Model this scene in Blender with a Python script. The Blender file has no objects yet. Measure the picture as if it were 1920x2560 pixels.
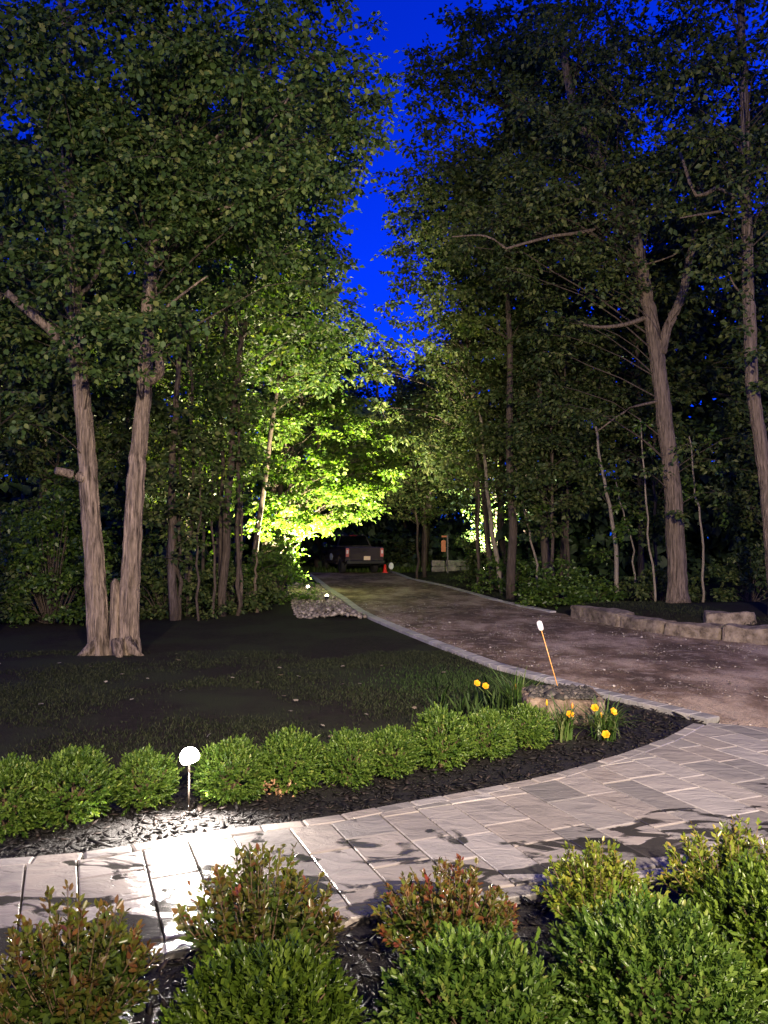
import bpy, math, random
import numpy as np
from mathutils import Vector, Matrix, noise as mnoise

SC = bpy.context.scene
COL = SC.collection
R = math.radians
rng = np.random.default_rng(7)
random.seed(7)

# ------------------------------------------------------------------ camera
CAMZ, PITCH, F = 2.1, R(2.1), 1923.0
cam = bpy.data.cameras.new("camera")
cam.sensor_fit = 'VERTICAL'; cam.sensor_height = 36.0; cam.lens = 36.0 * F / 2560.0
cam.clip_start = 0.05; cam.clip_end = 2000
camo = bpy.data.objects.new("camera", cam); COL.objects.link(camo)
camo.location = (0, 0, CAMZ); camo.rotation_euler = (R(90) + PITCH, 0, 0)
SC.camera = camo

# ------------------------------------------------------------------ world, sun, exposure
SUN_EL, SUN_ROT = R(9), R(215)
w = bpy.data.worlds.new("World"); SC.world = w; w.use_nodes = True
nt = w.node_tree; nt.nodes.clear()
sky = nt.nodes.new("ShaderNodeTexSky"); sky.sky_type = 'NISHITA'; sky.sun_disc = False
sky.sun_elevation = SUN_EL; sky.sun_rotation = SUN_ROT; sky.ozone_density = 6.0; sky.air_density = 1.0; sky.dust_density = 0.2
mul = nt.nodes.new("ShaderNodeMix"); mul.data_type = 'RGBA'; mul.blend_type = 'MULTIPLY'
mul.inputs[0].default_value = 1.0; mul.inputs[7].default_value = (0.020, 0.20, 2.0, 1)
bg = nt.nodes.new("ShaderNodeBackground"); bg.inputs[1].default_value = 0.15
wo = nt.nodes.new("ShaderNodeOutputWorld")
nt.links.new(sky.outputs[0], mul.inputs[6]); nt.links.new(mul.outputs[2], bg.inputs[0]); nt.links.new(bg.outputs[0], wo.inputs[0])
sd = bpy.data.lights.new("sun", 'SUN'); sd.energy = 0.03; sd.angle = R(12); sd.color = (1, .93, .85)
so = bpy.data.objects.new("sun", sd); COL.objects.link(so)
so.rotation_euler = (R(50), 0, R(-30))
vs = SC.view_settings; vs.view_transform = 'Standard'; vs.look = 'None'; vs.exposure = 0.0; vs.gamma = 1.0
vs.use_curve_mapping = False
SC.cycles.use_denoising = True
SC.cycles.max_bounces = 6; SC.cycles.diffuse_bounces = 3; SC.cycles.glossy_bounces = 2; SC.cycles.transmission_bounces = 4
SC.cycles.sample_clamp_indirect = 4.0
SC.cycles.caustics_reflective = False; SC.cycles.caustics_refractive = False

# ------------------------------------------------------------------ helpers: places
def sm(t):
    t = np.clip(t, 0, 1); return t * t * (3 - 2 * t)
def ray(px, py):
    u = (px - 960) / F; v = (1280 - py) / F
    y = math.cos(PITCH) - v * math.sin(PITCH); z = math.sin(PITCH) + v * math.cos(PITCH)
    return u / y, z / y
def W(px, py, d):
    a, b = ray(px, py); return Vector((a * d, d, CAMZ + b * d))
def rise(y): return 0.36 * sm((np.asarray(y, float) - 12) / 27.0)
def G(px, py, off=0.0):
    a, b = ray(px, py); d = 5.0
    for _ in range(60):
        z = float(rise(d)) + off
        d = 0.5 * d + 0.5 * min(80, (CAMZ - z) / max(1e-4, -b))
    return Vector((a * d, d, float(rise(d)) + off))
def topx(x, y, z):
    v = Vector((x, y, z - CAMZ)); c, s = math.cos(PITCH), math.sin(PITCH)
    f = v.y * c + v.z * s; u = -v.y * s + v.z * c
    return 960 + F * v.x / f, 1280 - F * u / f

LEFT_EDGE = [G(*p) for p in [(1800, 1806), (1514, 1737), (1402, 1707), (1260, 1670), (1151, 1630), (1024, 1581), (948, 1550), (910, 1531), (864, 1497), (830, 1476), (779, 1438)]]
ROCK_LINE = [G(*p) for p in [(1427, 1543), (1547, 1570), (1655, 1586), (1800, 1601), (1920, 1615)]]
RIGHT_EDGE = [G(*p) for p in [(981, 1430), (1030, 1449), (1117, 1467), (1260, 1507), (1400, 1536)]]
lx = [(14, 4.2), (5.8, 7.3), (3.6, 8.4)] + [(p.x, p.y) for p in LEFT_EDGE] + [(-4.6, 42), (-7, 50), (-12, 60)]
ex = [(15, 4.5), (11.0, 10.0)] + [(p.x, p.y) for p in reversed(ROCK_LINE)] + [(p.x, p.y) for p in reversed(RIGHT_EDGE)] + [(-.4, 44), (-2.5, 50), (-7, 60)]
ly = np.array([p[1] for p in lx]); lxx = np.array([p[0] for p in lx])
ey = np.array([p[1] for p in ex]); exx = np.array([p[0] for p in ex])
o_ = np.argsort(ly); ly, lxx = ly[o_], lxx[o_]
o_ = np.argsort(ey); ey, exx = ey[o_], exx[o_]
def xl(y): return np.interp(y, ly, lxx)
def xr(y): return np.interp(y, ey, exx)
def T(x, y):
    x = np.asarray(x, float); y = np.asarray(y, float)
    s = x - xr(y)
    bank = 0.40 * sm(s / 0.9) * sm((23.5 - y) / 4) + 0.18 * sm(s / 4.0) * sm((y - 19) / 6)
    far = 1.6 * sm((y - 48) / 40) - 0.25 * sm((y - 40) / 6) * sm((52 - y) / 4)
    left = 0.5 * sm((-x - 6) / 8) * sm((y - 14) / 8)
    return rise(y) + np.where(s > 0, bank, 0) + far + left
def Tz(x, y): return float(T(x, y))

# ------------------------------------------------------------------ helpers: meshes
def mesh_np(name, V, Fc, k, rnd=None, smooth=False):
    V = np.asarray(V, np.float32).reshape(-1, 3); Fc = np.asarray(Fc, np.int32).reshape(-1, k)
    me = bpy.data.meshes.new(name)
    me.vertices.add(len(V)); me.vertices.foreach_set("co", V.ravel())
    me.loops.add(Fc.size); me.loops.foreach_set("vertex_index", Fc.ravel())
    me.polygons.add(len(Fc)); me.polygons.foreach_set("loop_start", np.arange(0, Fc.size, k, dtype=np.int32))
    me.polygons.foreach_set("loop_total", np.full(len(Fc), k, np.int32))
    if smooth: me.polygons.foreach_set("use_smooth", np.ones(len(Fc), bool))
    me.update(calc_edges=True)
    if rnd is not None:
        a = me.attributes.new("rnd", 'FLOAT', 'POINT'); a.data.foreach_set("value", np.asarray(rnd, np.float32))
    return me
def obj(name, me, mat=None, parent=None, **props):
    if mat is not None and len(me.materials) == 0: me.materials.append(mat)
    o = bpy.data.objects.new(name, me); COL.objects.link(o)
    if parent is not None: o.parent = parent
    for k, v in props.items(): o[k] = v
    return o
def empty(name, loc, label, category, group=None, rz=0.0):
    o = bpy.data.objects.new(name, None); COL.objects.link(o)
    o.location = loc; o.rotation_euler = (0, 0, rz); o.empty_display_size = .1
    o["label"] = label; o["category"] = category
    if group: o["group"] = group
    return o
def me_py(name, V, Fc, smooth=False):
    me = bpy.data.meshes.new(name); me.from_pydata([tuple(v) for v in V], [], Fc); me.update()
    if smooth: me.polygons.foreach_set("use_smooth", np.ones(len(me.polygons), bool))
    return me
class MB:
    def __init__(s): s.V = []; s.F = []
    def add(s, V, Fc):
        b = len(s.V); s.V += [tuple(v) for v in V]; s.F += [tuple(i + b for i in f) for f in Fc]
    def box(s, c, h, ch=0.0, M=None):
        x, y, z = h; V = []
        if ch <= 0:
            V = [(-x, -y, -z), (x, -y, -z), (x, y, -z), (-x, y, -z), (-x, -y, z), (x, -y, z), (x, y, z), (-x, y, z)]
            Fc = [(3, 2, 1, 0), (4, 5, 6, 7), (0, 1, 5, 4), (1, 2, 6, 5), (2, 3, 7, 6), (3, 0, 4, 7)]
        else:
            def ring(zz, c_): return [(-x + c_, -y + c_, zz), (x - c_, -y + c_, zz), (x - c_, y - c_, zz), (-x + c_, y - c_, zz)]
            V = ring(-z, ch) + ring(-z + ch, 0) + ring(z - ch, 0) + ring(z, ch); Fc = [(3, 2, 1, 0), (12, 13, 14, 15)]
            for r_ in range(3):
                for i in range(4):
                    j = (i + 1) % 4; Fc.append((r_ * 4 + i, r_ * 4 + j, r_ * 4 + 4 + j, r_ * 4 + 4 + i))
        V = [Vector(v) for v in V]
        if M is not None: V = [M @ v for v in V]
        s.add([v + Vector(c) for v in V], Fc)
    def tube(s, pts, rad, n=6, cap=True, flute=0.0, seed=0):
        pts = [Vector(p) for p in pts]; m = len(pts); V = []; Fc = []
        if not hasattr(rad, '__len__'): rad = [rad] * m
        for i, p in enumerate(pts):
            t = (pts[min(i + 1, m - 1)] - pts[max(i - 1, 0)]).normalized()
            a = Vector((1, 0, 0)) if abs(t.x) < .8 else Vector((0, 1, 0))
            b = t.cross(a).normalized(); a = b.cross(t)
            for k in range(n):
                th = 2 * math.pi * k / n; r_ = rad[i]
                if flute: r_ *= 1 + flute * mnoise.noise(Vector((math.cos(th) * 2.2 + seed, math.sin(th) * 2.2, p.z * .35))) + flute * .5 * mnoise.noise(Vector((math.cos(th) * 6 + seed, math.sin(th) * 6, p.z * .8))) - flute * .75 * (1 - min(1, 4 * abs(mnoise.noise(Vector((math.cos(th) * 5.5 + seed * 2, math.sin(th) * 5.5, p.z * .55))))))
                V.append(p + (a * math.cos(th) + b * math.sin(th)) * r_)
        for i in range(m - 1):
            for k in range(n):
                j = (k + 1) % n; Fc.append((i * n + k, i * n + j, i * n + n + j, i * n + n + k))
        if cap: Fc.append(tuple(range(n - 1, -1, -1))); Fc.append(tuple((m - 1) * n + k for k in range(n)))
        s.add(V, Fc)
    def lathe(s, prof, n=16, c=(0, 0, 0), M=None):
        V = []; Fc = []; m = len(prof)
        for (r_, z) in prof:
            for k in range(n):
                th = 2 * math.pi * k / n; V.append(Vector((r_ * math.cos(th), r_ * math.sin(th), z)))
        if M is not None: V = [M @ v for v in V]
        V = [v + Vector(c) for v in V]
        for i in range(m - 1):
            for k in range(n):
                j = (k + 1) % n; Fc.append((i * n + k, i * n + j, i * n + n + j, i * n + n + k))
        Fc.append(tuple(range(n - 1, -1, -1))); Fc.append(tuple((m - 1) * n + k for k in range(n)))
        s.add(V, Fc)
    def build(s, name, mat, parent=None, smooth=False, **props):
        return obj(name, me_py(name, s.V, s.F, smooth), mat, parent, **props)

SHAPES = {
 'diamond': ([(0, 0, 0), (.42, -.5, .10), (1, 0, -.06), (.42, .5, .10)], [(0, 1, 2), (0, 2, 3)], 3),
 'oval': ([(0, 0, 0), (.28, -.42, .07), (.68, -.40, .05), (1, 0, -.08), (.68, .40, .05), (.28, .42, .07)], [(0, 1, 2, 3), (0, 3, 4, 5)], 4),
 'maple': ([(.3, 0, .06), (0, 0, 0), (-.04, -.30, -.02), (.18, -.36, .03), (.42, -.52, -.05), (.62, -.30, .03), (1, 0, -.10), (.62, .30, .03), (.42, .52, -.05), (.18, .36, .03), (-.04, .30, -.02)],
           [(0, i, i + 1) for i in range(1, 10)] + [(0, 10, 1)], 3),
}
def nrm(a): return a / np.maximum(1e-6, np.linalg.norm(a, axis=-1, keepdims=True))
def leaves(name, P, D, N, L, Wd, rnd, shape='diamond'):
    sv, sf, k = SHAPES[shape]; sv = np.array(sv, np.float32); sf = np.array(sf, np.int32)
    D = nrm(D); B = nrm(np.cross(N, D)); N2 = np.cross(D, B)
    n = len(P); m = len(sv)
    V = P[:, None, :] + (L[:, None] * sv[None, :, 0])[..., None] * D[:, None, :] + (Wd[:, None] * sv[None, :, 1])[..., None] * B[:, None, :] + (L[:, None] * sv[None, :, 2])[..., None] * N2[:, None, :]
    Fc = (np.arange(n) * m)[:, None, None] + sf[None]
    return mesh_np(name, V.reshape(-1, 3), Fc.reshape(-1, k), k, np.repeat(rnd, m))

# ------------------------------------------------------------------ materials
def mat(name):
    m = bpy.data.materials.new(name); m.use_nodes = True
    n = m.node_tree.nodes; b = n["Principled BSDF"]; return m, m.node_tree, b
def node(nt, t, **kw):
    n = nt.nodes.new(t)
    for k, v in kw.items(): setattr(n, k, v)
    return n
def ramp(nt, src, stops):
    r = node(nt, "ShaderNodeValToRGB"); e = r.color_ramp.elements
    while len(e) < len(stops): e.new(.5)
    for i, (p, c) in enumerate(stops):
        e[i].position = p; e[i].color = (*c, 1) if len(c) == 3 else c
    nt.links.new(src, r.inputs[0]); return r.outputs[0]
def tex(nt, kind, vec, scale, detail=4, rough=.55, mapping=None):
    t = node(nt, kind); t.inputs["Scale"].default_value = scale
    if "Detail" in t.inputs: t.inputs["Detail"].default_value = detail
    if "Roughness" in t.inputs: t.inputs["Roughness"].default_value = rough
    if mapping is not None:
        mp = node(nt, "ShaderNodeMapping"); mp.inputs["Scale"].default_value = mapping; nt.links.new(vec, mp.inputs[0]); vec = mp.outputs[0]
    nt.links.new(vec, t.inputs["Vector"]); return t
def mixc(nt, fac, a, b, mode='MIX'):
    m = node(nt, "ShaderNodeMix", data_type='RGBA', blend_type=mode)
    for i, s in ((0, fac), (6, a), (7, b)):
        if hasattr(s, 'is_output'): nt.links.new(s, m.inputs[i])
        elif i == 0: m.inputs[0].default_value = s
        else: m.inputs[i].default_value = (*s, 1)
    return m.outputs[2]
def math_n(nt, op, a, b):
    m = node(nt, "ShaderNodeMath", operation=op)
    for i, s in ((0, a), (1, b)):
        if hasattr(s, 'is_output'): nt.links.new(s, m.inputs[i])
        else: m.inputs[i].default_value = s
    return m.outputs[0]
def bump(nt, b, h, strength=.5, dist=.02):
    n = node(nt, "ShaderNodeBump"); n.inputs["Strength"].default_value = strength; n.inputs["Distance"].default_value = dist
    nt.links.new(h, n.inputs["Height"]); nt.links.new(n.outputs[0], b.inputs["Normal"])
def plain(name, col, rough=.5, metal=0, spec=.5):
    m, nt, b = mat(name); b.inputs["Base Color"].default_value = (*col, 1); b.inputs["Roughness"].default_value = rough
    b.inputs["Metallic"].default_value = metal; b.inputs["Specular IOR Level"].default_value = spec; return m
def speckled(name, c1, c2, scale=12, rough=.8, bs=.6, bd=.02, spec=.3, stretch=None):
    m, nt, b = mat(name); g = node(nt, "ShaderNodeNewGeometry"); t = tex(nt, "ShaderNodeTexNoise", g.outputs["Position"], scale, 8, .65, stretch)
    nt.links.new(ramp(nt, t.outputs[0], [(.3, c1), (.7, c2)]), b.inputs["Base Color"])
    b.inputs["Roughness"].default_value = rough; b.inputs["Specular IOR Level"].default_value = spec
    bump(nt, b, t.outputs[0], bs, bd); return m
def glow(name, col, s):
    m, nt, b = mat(name); b.inputs["Base Color"].default_value = (.8, .8, .8, 1)
    b.inputs["Emission Color"].default_value = (*col, 1); b.inputs["Emission Strength"].default_value = s; return m
def leafmat(name, stops, rough=.42, trans=.35, spec=.5, tcol=None):
    m, nt, b = mat(name); a = node(nt, "ShaderNodeAttribute", attribute_name="rnd")
    c = ramp(nt, a.outputs["Fac"], stops)
    nt.links.new(c, b.inputs["Base Color"]); b.inputs["Roughness"].default_value = rough; b.inputs["Specular IOR Level"].default_value = spec
    tr = node(nt, "ShaderNodeBsdfTranslucent"); tc = mixc(nt, 1.0, c, tcol or (1.5, 1.7, .5), 'MULTIPLY'); nt.links.new(tc, tr.inputs[0])
    mx = node(nt, "ShaderNodeMixShader"); mx.inputs[0].default_value = trans
    nt.links.new(b.outputs[0], mx.inputs[1]); nt.links.new(tr.outputs[0], mx.inputs[2])
    nt.links.new(mx.outputs[0], nt.nodes["Material Output"].inputs[0]); return m
def barkmat(name, c1, c2, sc=5, bd=.04):
    m, nt, b = mat(name); g = node(nt, "ShaderNodeNewGeometry")
    t = tex(nt, "ShaderNodeTexNoise", g.outputs["Position"], sc, 8, .65, (4.0, 4.0, .35))
    t2 = tex(nt, "ShaderNodeTexNoise", g.outputs["Position"], 1.3, 5, .6)
    t3 = tex(nt, 'ShaderNodeTexNoise', g.outputs['Position'], sc * 2.6, 6, .6, (4.0, 4.0, .22))
    c = ramp(nt, t.outputs[0], [(.36, c1), (.58, c2)])
    c = mixc(nt, .75, c, ramp(nt, t3.outputs[0], [(.36, (.35, .33, .32)), (.52, (1, 1, 1)), (.7, (1.2, 1.18, 1.15))]), 'MULTIPLY')
    c = mixc(nt, ramp(nt, t2.outputs[0], [(.45, (0, 0, 0)), (.7, (.6, .6, .6))]), c, tuple(x * .6 for x in c2))
    nt.links.new(c, b.inputs["Base Color"]); b.inputs["Roughness"].default_value = .85; b.inputs["Specular IOR Level"].default_value = .2
    bump(nt, b, math_n(nt, 'ADD', t.outputs[0], math_n(nt, 'MULTIPLY', t3.outputs[0], .6)), 1.0, bd); return m

M_MAPLE = leafmat("maple_leaf", [(0, (.030, .060, .016)), (.55, (.060, .105, .028)), (.9, (.12, .155, .042)), (1, (.17, .18, .06))], rough=.55, spec=.25)
M_GREEN = leafmat("green_leaf", [(0, (.032, .065, .012)), (.6, (.065, .12, .018)), (1, (.14, .20, .035))], trans=.42)
M_LIT = leafmat("lit_leaf", [(0, (.034, .070, .010)), (.6, (.075, .13, .016)), (1, (.16, .20, .04))], rough=.5, trans=.46, spec=.35, tcol=(1.4, 1.75, .35))
M_DULL = leafmat("woodland_leaf", [(0, (.026, .050, .016)), (.6, (.062, .086, .024)), (1, (.13, .145, .05))], rough=.55, spec=.25)
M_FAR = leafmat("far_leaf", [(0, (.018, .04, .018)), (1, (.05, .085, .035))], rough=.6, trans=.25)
M_BOX = leafmat("boxwood_leaf", [(0, (.030, .075, .012)), (.55, (.085, .145, .022)), (.9, (.15, .225, .04)), (1, (.22, .25, .06))], rough=.36, trans=.34, spec=.32)
M_BOXD = leafmat("boxwood_dark_leaf", [(0, (.028, .058, .007)), (.6, (.075, .125, .013)), (1, (.17, .24, .03))], rough=.34, trans=.34, spec=.34)
M_SPI = leafmat("spirea_leaf", [(0, (.035, .065, .012)), (.45, (.08, .115, .018)), (.68, (.12, .11, .022)), (.86, (.14, .06, .024)), (1, (.16, .032, .024))], rough=.3, trans=.35, tcol=(1.5, 1.4, .7))
M_SPIY = leafmat("spirea_yellow_leaf", [(0, (.04, .085, .014)), (.45, (.12, .19, .022)), (.8, (.22, .24, .035)), (1, (.28, .17, .04))], rough=.3, trans=.35, tcol=(1.5, 1.4, .7))
M_BLADE = leafmat("blade", [(0, (.03, .075, .012)), (.6, (.08, .14, .03)), (1, (.2, .2, .09))], rough=.4, trans=.3)
M_GRASS = leafmat("grass_blade", [(0, (.009, .013, .006)), (.6, (.018, .025, .010)), (1, (.045, .050, .024))], rough=.6, trans=.25, spec=.2)
M_PATCH = leafmat("patch_blade", [(0, (.014, .035, .008)), (1, (.05, .085, .02))], rough=.5, trans=.25, spec=.2)
M_BARK = barkmat("maple_bark", (.035, .025, .019), (.34, .262, .205), 4.5, .10)
M_BARKR = barkmat("oak_bark", (.05, .038, .028), (.22, .168, .128), 6, .07)
M_BARKD = barkmat("dark_bark", (.03, .023, .018), (.105, .08, .064), 8)
M_BARKP = barkmat("pale_bark", (.10, .085, .065), (.26, .22, .17), 8, .015)
M_TWIG = plain("twig", (.13, .085, .05), .8)

# ------------------------------------------------------------------ ground, driveway
def sheet(name, X, Y, Z, m, kind="structure", smooth=True):
    nr, nc = X.shape; V = np.stack([X, Y, Z], -1).reshape(-1, 3)
    i = np.arange(nr - 1)[:, None] * nc + np.arange(nc - 1)[None]; Fc = np.stack([i, i + 1, i + nc + 1, i + nc], -1)
    return obj(name, mesh_np(name, V, Fc, 4, smooth=smooth), m, kind=kind)
def fn(P, s, o=0.0, oct=4):
    return np.array([mnoise.fractal(Vector((x * s + o, y * s - o, o)), 1.0, 2.0, oct) for x, y in P])

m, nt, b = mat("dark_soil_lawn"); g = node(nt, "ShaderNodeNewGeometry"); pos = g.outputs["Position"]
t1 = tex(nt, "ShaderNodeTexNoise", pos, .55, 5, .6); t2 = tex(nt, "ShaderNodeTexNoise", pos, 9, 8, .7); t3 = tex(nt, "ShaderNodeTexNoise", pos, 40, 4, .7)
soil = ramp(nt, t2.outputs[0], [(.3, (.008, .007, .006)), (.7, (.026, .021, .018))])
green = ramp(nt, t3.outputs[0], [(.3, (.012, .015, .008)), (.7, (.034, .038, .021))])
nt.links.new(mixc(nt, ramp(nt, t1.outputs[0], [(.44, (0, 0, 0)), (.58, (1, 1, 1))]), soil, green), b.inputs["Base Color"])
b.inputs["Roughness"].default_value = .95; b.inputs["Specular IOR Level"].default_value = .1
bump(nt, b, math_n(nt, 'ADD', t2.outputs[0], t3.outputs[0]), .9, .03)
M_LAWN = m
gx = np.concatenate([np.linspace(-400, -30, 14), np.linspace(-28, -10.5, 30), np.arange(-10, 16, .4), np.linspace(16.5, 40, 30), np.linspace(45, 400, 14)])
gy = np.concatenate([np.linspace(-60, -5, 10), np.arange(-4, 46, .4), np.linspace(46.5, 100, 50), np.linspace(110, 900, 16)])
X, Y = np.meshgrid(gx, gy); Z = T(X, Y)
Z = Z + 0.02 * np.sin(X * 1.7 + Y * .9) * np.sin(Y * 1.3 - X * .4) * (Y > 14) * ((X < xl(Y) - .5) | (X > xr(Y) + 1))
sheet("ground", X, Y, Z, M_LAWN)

m, nt, b = mat("gravel_drive"); g = node(nt, "ShaderNodeNewGeometry"); pos = g.outputs["Position"]
a1 = tex(nt, "ShaderNodeTexNoise", pos, .8, 6, .6, (1.0, .6, 1)); a2 = tex(nt, "ShaderNodeTexNoise", pos, 3.5, 8, .7); a3 = tex(nt, "ShaderNodeTexVoronoi", pos, 26); a4 = tex(nt, "ShaderNodeTexNoise", pos, 60, 5, .7)
c = ramp(nt, a1.outputs[0], [(.40, (.062, .041, .028)), (.49, (.115, .077, .052)), (.54, (.17, .122, .087)), (.62, (.29, .225, .17))])
c = mixc(nt, ramp(nt, a2.outputs[0], [(.53, (0, 0, 0)), (.60, (.7, .7, .7))]), c, (.27, .22, .175))
c = mixc(nt, .75, c, ramp(nt, a3.outputs["Color"], [(.1, (.5, .48, .46)), (.7, (1, 1, 1)), (.95, (1.7, 1.65, 1.6))]), 'MULTIPLY')
nt.links.new(c, b.inputs["Base Color"]); b.inputs["Roughness"].default_value = .8; b.inputs["Specular IOR Level"].default_value = .3
bump(nt, b, math_n(nt, 'ADD', a3.outputs["Distance"], a4.outputs[0]), .8, .025)
M_DRIVE = m
yy = np.concatenate([np.arange(4.6, 24, .14), np.arange(24, 60, .5)])
tt = np.linspace(0, 1, 70); X = xl(yy)[:, None] * (1 - tt) + xr(yy)[:, None] * tt; Y = np.repeat(yy[:, None], 70, 1)
P = np.stack([X, Y], -1).reshape(-1, 2)
rel = (fn(P, .9, 3.0) * .022 + fn(P, 3.2, 9.0, 3) * .010).reshape(X.shape) * sm((Y - 8.2) / 1.5)
sheet("driveway", X, Y, rise(Y) + (T(X*0-3,Y)-rise(Y)) + .035 + rel, M_DRIVE)

def rocks_np(P, S, seed, flat=.7):
    """many little angular stones in one mesh"""
    r = np.random.default_rng(seed); n = len(P)
    base = np.array([(1, 0, 0), (-1, 0, 0), (0, 1, 0), (0, -1, 0), (0, 0, 1), (0, 0, -1)], np.float32)
    ico = [(0, 2, 4), (2, 1, 4), (1, 3, 4), (3, 0, 4), (2, 0, 5), (1, 2, 5), (3, 1, 5), (0, 3, 5)]
    V = base[None] * (S[:, None, None] * r.uniform(.6, 1.3, (n, 6, 1))); V += r.normal(0, .22, V.shape) * S[:, None, None]
    V[..., 2] *= flat; a = r.uniform(0, 6.28, n); c_, s_ = np.cos(a)[:, None], np.sin(a)[:, None]
    x = V[..., 0] * c_ - V[..., 1] * s_; y = V[..., 0] * s_ + V[..., 1] * c_; V[..., 0], V[..., 1] = x, y
    V += P[:, None, :]; Fc = (np.arange(n) * 6)[:, None, None] + np.array(ico)[None]
    return V.reshape(-1, 3), Fc.reshape(-1, 3), np.repeat(r.uniform(0, 1, n), 6)
def stuffstones(name, P, S, seed, m, flat=.7, **pr):
    V, Fc, rd = rocks_np(P, S, seed, flat); return obj(name, mesh_np(name, V, Fc, 3, rd), m, kind="stuff", **pr)
def rndmat(name, stops, rough=.7, spec=.4):
    m, nt, b = mat(name); a = node(nt, "ShaderNodeAttribute", attribute_name="rnd")
    nt.links.new(ramp(nt, a.outputs["Fac"], stops), b.inputs["Base Color"]); b.inputs["Roughness"].default_value = rough; b.inputs["Specular IOR Level"].default_value = spec; return m
M_PEB = rndmat("pebble", [(0, (.07, .055, .045)), (.7, (.19, .16, .14)), (1, (.42, .38, .34))])
n = 13000; y = 7.5 + 16 * rng.uniform(0, 1, n) ** 1.6; u = rng.beta(.9, .9, n); x = xl(y) * (1 - u) + xr(y) * u
k_ = fn(np.stack([x, y], -1), .8, 5) + rng.normal(0, .12, n) > .06; x, y = x[k_], y[k_]
stuffstones("driveway_gravel", np.stack([x, y, rise(y) + .042], -1), rng.gamma(2.0, .004, len(x)) + .004, 3, M_PEB, .6, label="loose gravel scattered over the brown driveway", category="gravel")

# ------------------------------------------------------------------ walkway of slabs
FAR = [(-5.2, 4.45), (-4.2, 4.60)] + [tuple(G(*p).xy) for p in [(0, 2166), (255, 2146), (498, 2099), (810, 2062), (960, 2032), (1162, 1995), (1365, 1955), (1539, 1903), (1654, 1862), (1735, 1819)]]
NEAR = [(-5.2, 3.05), (-4.2, 3.2)] + [tuple(G(*p).xy) for p in [(0, 2450), (388, 2417), (810, 2330), (1267, 2267), (1718, 2209)]] + [(3.1, 5.05), (4.5, 5.5), (6.6, 6.2)]
TOP = [(3.65, 8.72), (4.35, 8.38), (5.2, 8.02), (6.6, 7.42)]
def inset(line, d):
    out = []
    for i, p in enumerate(line):
        a = Vector(line[max(i - 1, 0)]); b_ = Vector(line[min(i + 1, len(line) - 1)]); t = (b_ - a).normalized(); out.append(tuple(Vector(p) + Vector((-t.y, t.x)) * d))
    return out
BW = .125
far_in = inset(FAR, -BW - .008); near_in = inset(NEAR, BW + .008)
POLY = near_in + TOP[::-1] + far_in[::-1]
def clip(sub, cp):
    out = list(sub)
    for i in range(len(cp)):
        a = cp[i]; b_ = cp[(i + 1) % len(cp)]; inp = out; out = []
        def ins(p): return (b_[0] - a[0]) * (p[1] - a[1]) - (b_[1] - a[1]) * (p[0] - a[0]) >= 0
        for j in range(len(inp)):
            p = inp[j]; q = inp[(j + 1) % len(inp)]; ip, iq = ins(p), ins(q)
            if ip != iq:
                d1 = (b_[0] - a[0], b_[1] - a[1]); d2 = (q[0] - p[0], q[1] - p[1]); den = d1[0] * d2[1] - d1[1] * d2[0]
                t = (d1[0] * (a[1] - p[1]) - d1[1] * (a[0] - p[0])) / den if abs(den) > 1e-12 else 0
                t = -t if False else ((a[0] - p[0]) * d1[1] - (a[1] - p[1]) * d1[0]) / (d2[0] * d1[1] - d2[1] * d1[0])
                x_ = (p[0] + d2[0] * t, p[1] + d2[1] * t)
                if ip: out += [x_]
                else: out += [x_]
            if iq: out.append(q)
        if len(out) < 3: return []
    res = []
    for p in out:
        if not res or (abs(p[0] - res[-1][0]) + abs(p[1] - res[-1][1])) > .004: res.append(p)
    if len(res) > 2 and abs(res[0][0] - res[-1][0]) + abs(res[0][1] - res[-1][1]) < .004: res.pop()
    return res
def area(p): return .5 * sum(p[i][0] * p[(i + 1) % len(p)][1] - p[(i + 1) % len(p)][0] * p[i][1] for i in range(len(p)))
def slab_mesh(poly, h, ch=.006, tilt=0.0, zj=0.0):
    n = len(poly); cx = sum(p[0] for p in poly) / n; cy = sum(p[1] for p in poly) / n
    ax, ay = random.uniform(-tilt, tilt), random.uniform(-tilt, tilt)
    V = []
    for f, z in ((0, -.03), (0, h - ch), (ch * 1.5, h)):
        for (x_, y_) in poly:
            dx, dy = x_ - cx, y_ - cy; l = math.hypot(dx, dy) or 1; k = 1 - min(.5, f / l * 1.3)
            V.append((dx * k, dy * k, z + (zj + ax * dx + ay * dy if z > 0 else 0)))
    Fc = [tuple(range(2 * n, 3 * n))]
    for r_ in range(2):
        for i in range(n):
            j = (i + 1) % n; Fc.append((r_ * n + i, r_ * n + j, r_ * n + n + j, r_ * n + n + i))
    return me_py("slab", V, Fc), (cx, cy)

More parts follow.
